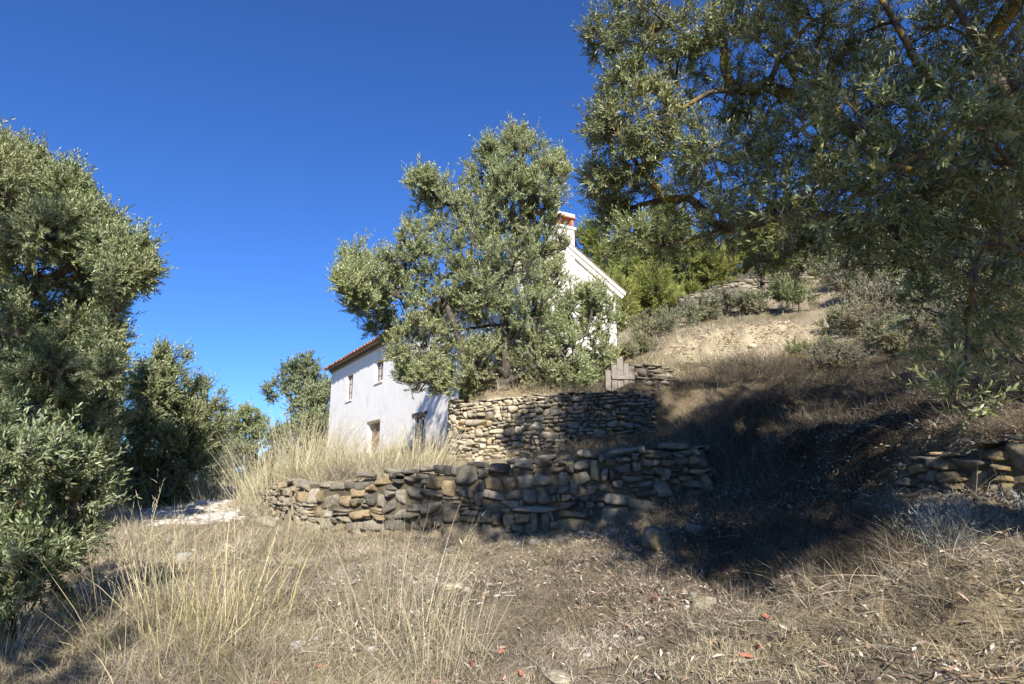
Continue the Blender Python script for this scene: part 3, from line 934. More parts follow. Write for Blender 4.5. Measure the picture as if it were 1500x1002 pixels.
def tubes(pos, par, rad, main, sides, ref=np.array([0.31, 0.23, 0.92])):
    """branch surface from a node tree"""
    n = len(pos)
    d = np.zeros((n, 3)); has = par >= 0
    d[has] = norm(pos[has] - pos[par[has]])
    ch0 = main
    d[~has] = norm(pos[ch0[~has]] - pos[~has])
    nxt = np.where(main >= 0, main, np.arange(n))
    d2 = np.where((main >= 0)[:, None], norm(pos[nxt] - pos), d)
    dd = norm(d + d2)
    def frame(dv):
        r0 = np.where(np.abs(dv @ norm(ref))[:, None] > 0.97, np.array([[1., 0, 0]]), norm(ref)[None])
        a = norm(np.cross(dv, r0)); return a, np.cross(dv, a)
    th = np.arange(sides) * 2 * math.pi / sides
    def rings(p, dv, r):
        a, b_ = frame(dv)
        w = 1 + 0.12 * np.sin(th * 2 + p[:, :1] * 9)
        return p[:, None] + (np.cos(th)[None, :, None] * a[:, None] + np.sin(th)[None, :, None] * b_[:, None]) * (r[:, None] * w)[..., None]
    R = rings(pos, dd, rad)
    side = np.where(has & (main[par] != np.arange(n)))[0]
    mn = np.where(has & (main[par] == np.arange(n)))[0]
    R2 = rings(pos[par[side]], d[side], rad[side] * 1.15) if len(side) else np.zeros((0, sides, 3))
    V = np.concatenate([R.reshape(-1, 3), R2.reshape(-1, 3)])
    j = np.arange(sides); j1 = (j + 1) % sides
    def quads(a, b_):
        return np.stack([a[:, None] + j, a[:, None] + j1, b_[:, None] + j1, b_[:, None] + j], -1).reshape(-1, 4)
    F = [quads(par[mn] * sides, mn * sides)]
    if len(side): F.append(quads(n * sides + np.arange(len(side)) * sides, side * sides))
    return V, np.concatenate(F)

def tree(name, label, cat, group, base, chains, lobes, seed, per_lobe=12, twigs=5, per=20, tl=0.28, LL=0.065, LW=0.014,
         palette=((0.10, 0.13, 0.06),), trunk_r=0.2, tip_r=0.004, six=False, up=0.35, leaf='olive_leaf', bark='bark', spread=55, twig_r=0.0022,
         flat=1.0, tintvar=0.2, crown='crown', out_w=0.7, split_small=0.022, exp_=0.44):
    """chains: explicit limbs as lists of points (the first starts at the base, later ones at the nearest node);
    lobes: (centre, radius[, density]) clumps of foliage that grow from the nearest limb"""
    rs = np.random.default_rng(seed)
    base = np.asarray(base, float)
    pos, par, minr = [base], [-1], [0]
    def grow(i, tgt, nseg, wig, lift=0.0):
        a = pos[i]; L = np.linalg.norm(tgt - a)
        off = np.zeros(3)
        for k in range(1, nseg + 1):
            t_ = k / nseg
            off = off + rs.normal(0, wig * L / nseg, 3) if k < nseg else off * 0
            p = a + (tgt - a) * t_ + off + np.array([0, 0, lift * L * math.sin(math.pi * t_)])
            pos.append(p); par.append(i); i = len(pos) - 1
        return i
    for ci, ch in enumerate(chains):
        ch = [np.asarray(p, float) for p in ch]
        if ci == 0: i = 0
        else:
            A = np.array(pos); i = int(np.argmin(np.linalg.norm(A - ch[0], axis=1)))
            if np.linalg.norm(A[i] - ch[0]) < 0.02: ch = ch[1:]
        for p in ch: i = grow(i, p, 3, 0.09)
    fork = np.array(pos[min(len(pos) - 1, 3)])
    depth = [0.0]
    def pathlen():
        pl = np.zeros(len(pos)); A = np.array(pos)
        for i in range(1, len(pos)): pl[i] = pl[par[i]] + np.linalg.norm(A[i] - A[par[i]])
        return pl
    nchain = len(pos)
    lobes = [(np.asarray(l[0], float), l[1], (l[2] if len(l) > 2 else 1.0)) for l in lobes]
    order = sorted(range(len(lobes)), key=lambda k: np.linalg.norm(lobes[k][0] - fork))
    lobe_end = []
    for k in order:
        c, r, dn = lobes[k]
        A = np.array(pos); pl = pathlen()
        ok = np.arange(len(pos)) >= min(3, nchain - 1)
        dcost = np.linalg.norm(A - c, axis=1) + 0.25 * pl + np.where(ok, 0, 1e3) + np.where(A[:, 2] > c[2] + 0.3, 0.3, 0)
        i = int(np.argmin(dcost))
        L = np.linalg.norm(A[i] - c)
        e = grow(i, c, max(2, int(L / 0.35)), 0.13, 0.05)
        lobe_end.append((e, k))
    P0, D0, T0, tint = [], [], [], []
    sub_of = []
    for e, k in lobe_end:
        c, r, dn = lobes[k]
        tv = np.array([1, 1, 1]) * rs.uniform(1 - tintvar, 1 + tintvar) * np.array([rs.uniform(.92, 1.1), 1, rs.uniform(.85, 1.1)])
        local = [e, par[e]]
        ns = max(3, int(per_lobe * dn))
        for _ in range(ns):
            v = norm(rs.normal(0, 1, 3)); rad = r * rs.uniform(0.35, 1.0)**0.6
            tgt = c + v * rad * np.array([1, 1, flat])
            A = np.array([pos[i] for i in local])
            i = local[int(np.argmin(np.linalg.norm(A - tgt, axis=1) + 0.3 * np.linalg.norm(A - c, axis=1)))]
            a = pos[i]
            n0 = len(pos)
            e2_ = grow(i, tgt, 3, 0.12, 0.06)
            local += [n0, n0 + 1, e2_]
            sd_ = norm(tgt - a + 1e-6)
            m_ = max(1, int(round(twigs * rs.uniform(0.7, 1.3))))
            for q_ in range(m_):
                t_ = 1.0 if q_ == 0 else rs.uniform(0.25, 1.0)
                p = a + (tgt - a) * t_ if q_ else np.array(pos[e2_])
                dr = sd_ * 0.5 + v * out_w + np.array([0, 0, up]) + rs.normal(0, 0.45, 3)
                sh_ = rs.random() < 0.16            # long young shoots stand out of the clump
                P0.append(p); D0.append(dr + (np.array([0, 0, .8]) if sh_ else 0)); T0.append(tl * (rs.uniform(1.3, 2.0) if sh_ else rs.uniform(0.6, 1.2))); tint.append(tv * (1.12 if sh_ else 1))
    pos_a, par_a = np.array(pos), np.array(par)
    n = len(pos_a)
    load = np.ones(n) * 0.35
    kids = [[] for _ in range(n)]
    for i in range(n - 1, 0, -1):
        load[par_a[i]] += load[i]; kids[par_a[i]].append(i)
    rad = tip_r * (load / 0.35)**exp_
    rad = np.minimum(rad * 1.0, 1e9)
    sc_ = trunk_r / rad[0]
    rad = rad * np.where(rad > tip_r * 2, (1 + (sc_ - 1) * smooth01((rad - tip_r * 2) / (rad[0] - tip_r * 2 + 1e-9) * 1.6)), 1)
    main = np.full(n, -1)
    for i in range(n):
        if kids[i]: main[i] = max(kids[i], key=lambda q_: load[q_])
    # root flare
    dz = pos_a[:, 2] - base[2]
    rad = rad * (1 + 0.5 * np.exp(-np.clip(dz, 0, 9) / 0.25))
    root_ = empty(name, base.tolist(), label, cat, group)
    big = rad > split_small
    V1, F1 = tubes(pos_a, par_a, rad, main, 8)
    nodeof = lambda F_: F_
    # trunk = thick wood, branches = thin wood
    nv = n * 8
    side = np.where((par_a >= 0) & (main[par_a] != np.arange(n)))[0]
    own = np.concatenate([np.repeat(np.arange(n), 8), np.repeat(side, 8)])
    fb = big[own[F1[:, 2]]]
    mesh('trunk', V1, [F1[fb]], M[bark], root_, None, True, base)
    tp, td, tl_ = np.array(P0), norm(np.array(D0)), np.array(T0)
    # twigs as thin three-sided spikes
    thin = F1[~fb]
    ref = np.where(np.abs(td[:, 2:3]) > 0.85, np.array([[1., 0, 0]]), np.array([[0, 0, 1.]]))
    e1 = norm(np.cross(td, ref)); e2 = np.cross(td, e1)
    tv_ = []
    for k in range(3):
        a = k * 2 * math.pi / 3
        tv_.append(tp + (e1 * math.cos(a) + e2 * math.sin(a)) * twig_r)
    tv_.append(tp + td * tl_[:, None])
    TV = np.stack(tv_, 1).reshape(-1, 3)
    i0 = np.arange(len(tp))[:, None] * 4 + len(V1)
    TF = np.concatenate([i0 + [0, 1, 3], i0 + [1, 2, 3], i0 + [2, 0, 3]])
    mesh('branches', np.concatenate([V1, TV]), [thin, TF] if len(thin) else [TF], M[bark], root_, None, True, base)
    LV, LF, LC = leaves_from_twigs(tp, td, tl_, per, LL, LW, rs, palette, np.array(tint), six, spread)
    mesh(crown, LV, LF, M[leaf], root_, LC, False, base)
    return root_

OLIVE = ((0.14, 0.165, 0.055), (0.19, 0.22, 0.075), (0.28, 0.30, 0.145), (0.09, 0.115, 0.038), (0.21, 0.24, 0.06), (0.37, 0.385, 0.23))
POLIVE = ((0.21, 0.24, 0.085), (0.27, 0.30, 0.11), (0.37, 0.39, 0.19), (0.13, 0.16, 0.05), (0.29, 0.33, 0.09), (0.47, 0.48, 0.29))
DOLIVE = ((0.10, 0.115, 0.04), (0.15, 0.165, 0.06), (0.24, 0.25, 0.13), (0.06, 0.075, 0.027), (0.16, 0.18, 0.05), (0.34, 0.34, 0.22))
def gz(x, y): return float(height(np.array([x]), np.array([y]))[0])
def on_ground(px, Y, dz=0.0):
    x = (P(px, 600, Y))[0]
    return np.array([x, Y, gz(x, Y) + dz])

def lob(lst, Y0, spread, seed):
    r = np.random.default_rng(seed); out = []
    for t_ in lst:
        px, py, rp = t_[:3]; Y = Y0 + (t_[3] if len(t_) > 3 else r.uniform(-spread, spread))
        out.append((P(px, py, Y), rp * Y / FPX, t_[4] if len(t_) > 4 else 1.0))
    return out

# --- the middle olive, on the upper terrace in front of the gable
tb = P(738, 588, 13.9); tb[2] = gz(tb[0], tb[1]) - 0.05
mid = [(765, 232, 30), (758, 205, 14), (715, 248, 34), (720, 222, 14), (800, 262, 34), (812, 240, 14), (640, 285, 32), (618, 262, 14), (665, 300, 40), (690, 330, 55), (760, 320, 58), (798, 300, 22), (610, 350, 26),
       (595, 375, 35), (540, 395, 38), (515, 385, 16), (528, 438, 20), (585, 428, 42), (795, 560, 22), (830, 522, 30), (512, 412, 18), (555, 462, 24), (535, 415, 34), (740, 300, 40), (702, 315, 36), (782, 345, 40), (870, 436, 18), (815, 462, 22), (745, 265, 30), (560, 410, 34), (655, 400, 58), (735, 400, 60), (795, 370, 34), (588, 500, 26), (615, 505, 40), (603, 545, 20), (630, 550, 22),
       (660, 480, 50), (720, 470, 52), (785, 460, 40), (840, 450, 34), (880, 462, 26), (850, 505, 38), (885, 520, 22), (800, 520, 44), (862, 552, 20), (760, 545, 34), (700, 530, 34), (725, 590, 22), (670, 560, 26), (835, 550, 24), (700, 420, 40), (770, 510, 40), (690, 375, 40), (730, 360, 40), (640, 450, 40), (800, 410, 30)]
chains = [[tb + [-0.02, 0, 0.35], P(742, 545, 13.8), P(738, 505, 13.7)],
          [P(742, 545, 13.8), P(700, 530, 13.4), P(670, 490, 13.2), P(640, 420, 13.2)],
          [P(738, 505, 13.7), P(745, 430, 13.8), P(755, 330, 14.0)],
          [P(738, 505, 13.7), P(800, 440, 14.2), P(830, 390, 14.3)],
          [P(742, 560, 13.8), P(800, 530, 13.6), P(860, 490, 13.5)]]
tree('olive_tree', 'big silvery olive tree standing on the stone terrace in front of the white house', 'tree', 'olive trees', tb, chains, lob([(a_[0], a_[1] + 6, a_[2] * 1.25) for a_ in mid], 13.9, 1.1, 3), 11,
     per_lobe=40, twigs=7, per=22, tl=0.27, LL=0.072, LW=0.02, palette=POLIVE, trunk_r=0.13, up=0.95, out_w=.45, bark='grey_bark')

# --- the near olive on the right; crown reaches over the frame
rb = np.array([4.9, 5.6, 0.0]); rb[2] = gz(rb[0], rb[1]) - 0.05
T1, T2 = P(1575, 400, 5.0), P(1550, 240, 4.8)
chains = [[P(1600, 520, 5.3), T1, T2],
          [T2, P(1470, 92, 4.4), P(1432, 62, 4.3), P(1388, -8, 4.2), P(1300, -130, 4.2)],
          [T2, P(1440, 170, 4.8), P(1345, 98, 4.8), P(1322, 52, 4.8), P(1288, -5, 4.8), P(1240, -120, 4.9)],
          [T1, P(1400, 270, 4.9), P(1240, 187, 5.0), P(1190, 152, 5.1), P(1125, 126, 5.2), P(1040, 134, 5.3), P(1000, 160, 5.4)],
          [P(1190, 152, 5.1), P(1130, 80, 5.3), P(1100, 40, 5.4), P(1060, 20, 5.5)],
          [T1, P(1350, 330, 5.0), P(1150, 315, 5.3), P(1000, 355, 5.5), P(930, 372, 5.6)],
          [T1, P(1440, 340, 3.9), P(1425, 430, 3.6), P(1410, 560, 3.3)],
          [T1, P(1380, 240, 3.4), P(1260, 260, 3.2), P(1180, 330, 3.2)]]
L = []
edge = [(905, 28, 34), (885, 60, 20), (940, 70, 34), (915, 120, 26), (960, 20, 40), (1010, 60, 42), (880, 185, 18), (905, 195, 26), (950, 170, 34), (990, 120, 36), (985, 210, 34), (930, 235, 20), (880, 268, 18), (905, 285, 24),
        (940, 300, 28, None, .7), (895, 315, 14), (925, 345, 20, None, .8), (970, 350, 18, None, .7), (1010, 290, 34, None, .8), (1040, 220, 40), (1060, 150, 40), (1060, 60, 46), (1100, 10, 44), (1140, 80, 46), (1110, 190, 44), (1090, 270, 46), (1060, 330, 28, None, .8),
        (1120, 350, 40), (1150, 270, 46), (1175, 190, 44), (1200, 110, 46), (1190, 30, 46), (1260, 50, 46), (1265, 130, 46), (1240, 230, 46), (1220, 310, 46), (1180, 378, 22, None, .5), (1250, 372, 24, None, .5), (1300, 330, 46), (1310, 250, 46), (1330, 170, 46),
        (1340, 60, 46), (1400, 130, 46), (1420, 30, 46), (1480, 80, 46), (1475, 170, 46), (1400, 220, 46), (1380, 300, 46), (1460, 270, 46), (1490, 350, 46), (1420, 370, 44), (1350, 380, 26, None, .6), (1450, 440, 30, None, .5), (1500, 450, 40, None, .6), (1495, 530, 30, None, .4)]
r5 = np.random.default_rng(5)
for t_ in edge:
    px, py, rp = t_[:3]; dn = t_[4] if len(t_) > 4 else 1.0
    f = (px - 880) / 620
    Y = 5.7 - 1.0 * f + r5.uniform(-0.5, 0.5)
    L.append((P(px, py, Y), rp * Y / FPX * 1.35, dn))
# nearer sprays that hang towards the viewer
for px, py, Y, r_, dn in ((1180, 230, 3.6, .24, .8), (1260, 170, 3.1, .22, .8), (1340, 230, 2.8, .2, .7), (1400, 180, 2.7, .2, .7), (1300, 300, 3.2, .22, .8), (1200, 320, 3.3, .2, .6), (1130, 300, 3.6, .2, .6),
                          (1420, 400, 3.3, .25, .6), (1395, 530, 3.3, .10, .3), (1405, 590, 3.2, .10, .3), (1470, 360, 2.9, .2, .6), (1480, 240, 2.9, .2, .6), (1350, 450, 3.5, .12, .3), (1440, 480, 3.6, .16, .45), (1500, 120, 3.0, .25, .7)):
    L.append((P(px, py, Y), r_ * 1.3, dn * .55))
# crown out of the frame: above, to the right and towards the sun
for _ in range(44):
    a = r5.uniform(0, 2 * math.pi); rr_ = 2.9 * math.sqrt(r5.uniform(0, 1))
    x, y = 4.6 + rr_ * math.cos(a), 4.4 + rr_ * math.sin(a) * 0.9
    z = r5.uniform(5.6, 8.6) - 0.22 * rr_**2 * 0.5
    if (P(750, -40, max(y, .5))[2] > z): continue
    L.append((np.array([x, y, z]), r5.uniform(.35, .55), .8))
tree('olive_tree', 'large dark olive tree leaning in over the slope, its lichened limbs overhead', 'tree', 'olive trees', rb, chains, L, 12,
     per_lobe=28, twigs=7, per=16, tl=0.17, LL=0.047, LW=0.0115, palette=DOLIVE, trunk_r=0.17, six=True, up=0.3, tip_r=0.0015, exp_=.5, spread=60, out_w=.5, leaf='dark_olive_leaf', tintvar=.3)

# --- the olive behind the camera whose crown shades the slope (it stands where its shadow says)
shade = []
def shade_at(px, py, Y, t_, r_, dn=1.0):
    g_ = on_ground(px, Y); shade.append((g_ + SUN * t_, r_, dn))
for px, Y, t_, r_ in ((900, 6.8, 8.2, .5), (960, 7.2, 8.4, .5), (1030, 6.6, 8.4, .6), (1100, 6.5, 8.0, .6), (1180, 6.4, 7.8, .6), (1240, 5.9, 7.4, .45), (1130, 7.6, 9.0, .6), (1060, 8.0, 9.2, .6),
                      (1220, 7.4, 8.6, .6), (980, 5.9, 7.4, .35), (1330, 6.9, 8.4, .6), (1420, 6.6, 8.2, .6), (1200, 8.8, 9.6, .6), (900, 8.4, 9.4, .45), (820, 8.3, 9.6, .4), (1000, 9.2, 10.4, .6), (1100, 10.2, 11, .6), (760, 8.4, 9.8, .3), (1400, 8.2, 9.5, .6), (1500, 6.6, 8, .6)):
    shade_at(px, 0, Y, t_, r_)
for px, py, Y, t_ in ((1120, 200, 5, 3.2), (1180, 300, 4.8, 3.4), (1250, 120, 4.8, 3), (1250, 260, 4.6, 3.2), (1330, 200, 4.4, 3.4), (1330, 330, 4.4, 3.8), (1400, 100, 4.4, 2.8), (1420, 260, 4.2, 3.4), (1480, 180, 4.2, 3), (1480, 350, 4.2, 3.6), (1400, 400, 4.2, 4.2), (1160, 60, 5, 2.8), (1330, 40, 4.6, 2.8), (1100, 330, 5, 4)):
    shade.append((P(px, py, Y) + SUN * (t_ + 1.6), .6, 1.2))
for px, Y, t_ in ((1120, 5.4, 6.7), (1180, 5.15, 6.4), (1250, 5.05, 6.4), (1060, 5.7, 6.9), (1000, 6, 7.1), (1210, 5.8, 7.2), (1130, 6.2, 7.4), (665, 8.5, 10.6), (720, 8.3, 9.2), (780, 8.2, 10.4), (840, 8.2, 10.6), (900, 8.2, 10.4), (960, 8.3, 9.0), (1030, 8.4, 9.3), (920, 12.4, 13), (880, 12.5, 12.2), (980, 12.8, 12.2), (1340, 9.6, 10), (1230, 7.2, 9), (1080, 7.2, 9), (1150, 9.4, 10.4), (690, 8.4, 9.6), (750, 8.3, 10), (810, 8.2, 9.4), (870, 8.2, 9.9), (930, 8.2, 9.3), (1000, 8.4, 10.2), (900, 12.4, 12.2), (960, 12.4, 12.6), (860, 12.6, 12.8), (1040, 11.5, 11.6), (1110, 12.3, 12.2), (1200, 12, 12), (1290, 10.5, 10.8), (1400, 9.5, 10.2),
                  (1480, 8.5, 9.4), (1340, 8.2, 9.0), (1450, 7.2, 8.6), (1150, 8.2, 9.2), (1260, 9.2, 9.9), (1060, 9.3, 9.9), (1350, 11.5, 11.8), (1460, 11, 11.6)):
    g_ = on_ground(px, Y); g_[2] += .35; shade.append((g_ + SUN * t_, .62, 1.2))
for px, t_ in ((800, 11.6), (845, 12.6), (880, 11.4), (915, 12.4), (950, 11.6), (860, 10.8), (930, 10.9)):
    shade.append((P(px, 615, 12.5) + SUN * t_, .6, 1.2))
for px, py, Y, t_ in ((1220, 200, 5, 5.2), (1300, 120, 4.8, 5), (1380, 180, 4.6, 5), (1440, 60, 4.6, 4.6), (1500, 250, 4.4, 5), (1180, 120, 5, 4.6), (1260, 360, 4.8, 5.4), (1440, 420, 4.3, 5.4)):
    shade.append((P(px, py, Y) + SUN * t_, .6, 1.2))
sb = np.array([5.6, -2.2, 0.0]); sb[2] = gz(sb[0], sb[1]) - .05
tree('olive_tree', 'olive tree behind the viewer whose crown shades the grassy slope', 'tree', 'olive trees', sb,
     [[sb + [0, 0, .8], sb + [-.2, .2, 1.9], sb + [-.8, .5, 3.2]]], shade, 13, per_lobe=13, twigs=5, per=18, tl=0.28, LL=0.085, LW=0.024, palette=OLIVE, trunk_r=0.22)

# --- and one on the other side, shading the tall tree and the bottom corner
shl = []
for px, py, Y, t_ in ((-20, 380, 9.0, 6), (30, 450, 8.9, 6), (-40, 520, 8.9, 6), (60, 530, 8.9, 6.4), (110, 590, 8.9, 6.6), (10, 610, 8.7, 6.6), (120, 500, 8.9, 6.2), (70, 390, 9.0, 6), (-60, 290, 9.2, 5.6), (150, 640, 9.0, 7), (60, 640, 8.7, 7), (-60, 640, 8.6, 6.6)):
    shl.append((P(px, py, Y) + SUN * (t_ + 1.5), .55, 1.2))
for px, Y, t_ in ((20, 4.5, 6.6), (70, 4.7, 6.9), (-40, 4.8, 6.6), (120, 4.3, 6.8)):
    shl.append((on_ground(px, Y) + SUN * t_, .4, 1.1))
sl_ = np.array([-4.6, -0.8, 0.0]); sl_[2] = gz(sl_[0], sl_[1]) - .05
tree('olive_tree', 'olive tree behind the viewer that shades the tall olive beside the path', 'tree', 'olive trees', sl_,
     [[sl_ + [0, 0, .8], sl_ + [.1, .3, 1.7], sl_ + [.1, .6, 2.4]]], shl, 19, per_lobe=14, twigs=5, per=18, tl=0.28, LL=0.085, LW=0.024, palette=OLIVE, trunk_r=0.18)

# --- left group
lb = np.array([-8.2, 9.8, 0.0]); lb[2] = gz(lb[0], lb[1]) - .05
left = [(-30, 200, 50), (15, 205, 26), (20, 240, 34), (55, 215, 12), (60, 275, 36), (105, 245, 16), (110, 265, 24), (130, 320, 30), (85, 330, 40), (160, 325, 14), (170, 365, 26), (205, 365, 14), (215, 395, 12), (190, 400, 22), (130, 390, 40), (60, 390, 50), (0, 330, 50), (-40, 420, 60),
        (150, 440, 34), (185, 445, 14), (95, 460, 50), (30, 480, 55), (150, 500, 40), (190, 490, 12), (190, 540, 18), (110, 540, 46), (50, 570, 50), (-20, 560, 60), (150, 580, 36), (100, 620, 46), (165, 650, 28), (40, 650, 50), (-40, 660, 60), (130, 680, 32), (-60, 280, 60), (-110, 350, 70), (-120, 480, 70), (-60, 180, 50), (30, 300, 40), (60, 340, 36), (20, 430, 46), (100, 540, 40), (140, 470, 30), (0, 250, 40), (80, 620, 40), (20, 600, 46)]
tree('olive_tree', 'tall olive tree filling the edge of the photo beside the gravel path', 'tree', 'olive trees', lb,
     [[lb + [0, 0, .7], P(20, 560, 9.6), P(30, 460, 9.6)], [P(30, 460, 9.6), P(90, 400, 9.2), P(150, 360, 9.0)], [P(30, 460, 9.6), P(-20, 300, 9.6)]],
     lob([(a_[0] - 10, a_[1], a_[2] * 1.05) for a_ in [(q_[0] - (22 if q_[1] > 440 else 0), q_[1] + (24 if q_[1] < 270 else 8), q_[2]) for q_ in left]], 9.4, 1.1, 8), 14, per_lobe=44, twigs=7, per=22, tl=0.27, LL=0.068, LW=0.0175, palette=OLIVE, trunk_r=0.14, six=False, up=0.6, out_w=.5, bark='grey_bark')

bb = np.array([-3.75, 4.9, 0.0]); bb[2] = gz(bb[0], bb[1]) - .03
bush = [(10, 690, 40), (60, 680, 30), (100, 690, 24), (60, 730, 40), (110, 740, 26), (10, 760, 50), (70, 790, 38), (105, 800, 20), (20, 830, 40), (70, 845, 26), (-30, 700, 50), (-40, 800, 60), (30, 660, 20), (-40, 640, 40), (85, 665, 14), (125, 700, 12), (20, 870, 26), (-40, 870, 40)]
tree('olive_shrub', 'bushy low olive shrub with green leaves down to the ground beside the tall olive', 'shrub', None, bb,
     [[bb + [0, 0, .3], bb + [0, 0, .7]]], lob(bush, 4.9, 0.4, 9), 15, per_lobe=15, twigs=6, per=20, tl=0.2, LL=0.055, LW=0.0135,
     palette=((0.085, 0.115, 0.045), (0.11, 0.15, 0.06), (0.14, 0.165, 0.085), (0.07, 0.1, 0.035)), trunk_r=0.05, six=True, up=0.35, tip_r=.003)

def gen_tree(px, Y, top_py, wpx, label, seed, n=22, low=0.1, **kw):
    """free-standing round-headed tree or bush from its base column, distance, top row and width"""
    r = np.random.default_rng(seed)
    b_ = on_ground(px, Y, -.05)
    zt = P(px, top_py, Y)[2]
    H = (zt - b_[2]) * 1.03; R = wpx * Y / FPX / 2 * 1.05
    lob_ = []
    for k in range(n):
        a = r.uniform(0, 2 * math.pi); f = low + (1 - low) * ((k + .5) / n)
        w = R * (math.sin(math.pi * min(1, (f * 0.86 + 0.1)))**0.6) * math.sqrt(r.uniform(0.1, 1)) * 0.85
        rr_ = R * r.uniform(0.25, 0.42)
        lob_.append((np.array([b_[0] + w * math.cos(a), b_[1] + w * math.sin(a), b_[2] + f * H - rr_ * 0.7]), rr_))
    args = dict(per_lobe=24, twigs=6, per=16, tl=0.3, LL=0.085, LW=0.026, palette=OLIVE, trunk_r=0.1, up=0.7, bark='grey_bark')
    args.update(kw)
    nm, cat, grp = args.pop('nm', 'olive_tree'), args.pop('cat', 'tree'), args.pop('group', 'olive trees')
    return tree(nm, label, cat, grp, b_, [[b_ + [0, 0, H * .2], b_ + [R * .08, 0, H * .42]]], lob_, seed, **args)

gen_tree(240, 15.5, 518, 110, 'olive tree right behind the tall one at the far side of the gravel path', 31, 26)
gen_tree(280, 17, 560, 110, 'rounded olive tree at the bend of the gravel path', 32, 20, low=.05)
gen_tree(200, 19, 540, 130, 'olive tree half hidden in the dark gap beyond the gravel path', 33, 18, low=.05)
gen_tree(330, 30, 612, 60, 'small bare greyish tree far beyond the path', 34, 10, palette=((0.14, 0.12, 0.11), (0.1, 0.09, 0.08)), LL=.09, LW=.012, nm='bare_tree', group=None)
gen_tree(436, 40, 527, 108, 'dense dark green tree beyond the far corner of the house', 35, 26, low=.1, per_lobe=30, LL=.14, LW=.06, tl=.45, palette=((0.08, 0.11, 0.045), (0.11, 0.14, 0.06), (0.13, 0.15, 0.075)))
gen_tree(375, 34, 600, 110, 'low pale green olive behind the tall dry grass', 36, 18, low=.1, LL=.13, LW=.05, tl=.4)
gen_tree(470, 36, 560, 70, 'dull green tree peeping out right beside the house corner', 37, 14, low=.1, LL=.13, LW=.05, tl=.4)
gen_tree(60, 13, 470, 260, 'dark olive tree deep behind the tall one at the edge', 38, 24, low=.05)
gen_tree(-60, 11, 520, 260, 'olive tree out at the edge behind the bushy shrub', 39, 16, low=.05)

# --- pines on the hill behind the house
PINE = ((0.32, 0.34, 0.09), (0.26, 0.28, 0.08), (0.38, 0.38, 0.12), (0.19, 0.21, 0.06))
pk = dict(per_lobe=16, twigs=6, per=20, tl=0.5, LL=0.26, LW=0.035, palette=PINE, leaf='pine_leaf', bark='pine_bark', nm='pine_tree', cat='pine tree', group='pine trees on the hill', up=0.7, trunk_r=.16, tip_r=.008, twig_r=.008, spread=38)
for i, (px, Y, top, wpx, lb_) in enumerate((
        (872, 34, 335, 90, 'yellow green pine tree rising beside the chimney'),
        (935, 38, 345, 90, 'pine tree between the house roof and the bushy tall pine'),
        (985, 36, 300, 100, 'tall pine tree seen through the tips of the overhanging olive'),
        (1045, 34, 352, 96, 'sunlit yellow green pine tree above the hillside stone wall'),
        (905, 30, 415, 60, 'small dark pine beside the sloping gable edge'),
        (962, 31, 400, 80, 'bushy pine tree low behind the grey shrubs'),
        (1110, 38, 325, 110, 'dark pine tree behind the hanging olive leaves'),
        (1190, 42, 290, 120, 'pine tree high on the hill behind the olive crown'))):
    gen_tree(px, Y, top, wpx, lb_, 60 + i, 20, low=.12, **pk)

# ------------------------------------------------------------------ shrubs on the hillside
SG = ((0.24, 0.235, 0.13), (0.29, 0.28, 0.17), (0.19, 0.19, 0.10), (0.3, 0.27, 0.19))
SV = ((0.21, 0.175, 0.14), (0.27, 0.225, 0.185), (0.17, 0.145, 0.10))
SB = ((0.19, 0.22, 0.07), (0.24, 0.26, 0.09), (0.14, 0.17, 0.06))
def shrub(px, py, wpx, hpx, Y, pal, label, seed, dens=1.0, **kw):
    r = np.random.default_rng(seed)
    x = P(px, py, Y)[0]; z0 = gz(x, Y)
    b_ = np.array([x, Y, z0 - .03])
    R = wpx * Y / FPX / 2; H = hpx * Y / FPX
    lob_ = []
    for k in range(9):
        a = r.uniform(0, 2 * math.pi); w = R * math.sqrt(r.uniform(0, .75)); rr_ = R * r.uniform(.25, .4)
        xx, yy = x + w * math.cos(a), Y + w * math.sin(a)
        lob_.append((np.array([xx, yy, gz(xx, yy) + max(0.05, H * r.uniform(.35, .95) - rr_ * .5)]), rr_, dens))
    args = dict(per_lobe=12, twigs=5, per=14, tl=H * .25, LL=H * .085, LW=H * .026, trunk_r=.03, tip_r=.003, twig_r=.003, leaf='shrub_leaf', up=.7, flat=.7, tintvar=.15)
    args.update(kw)
    return tree('shrub', label, 'shrub', 'shrubs on the dry hillside', b_, [[b_ + [0, 0, H * .2]]], lob_, seed, palette=pal, crown='foliage', **args)
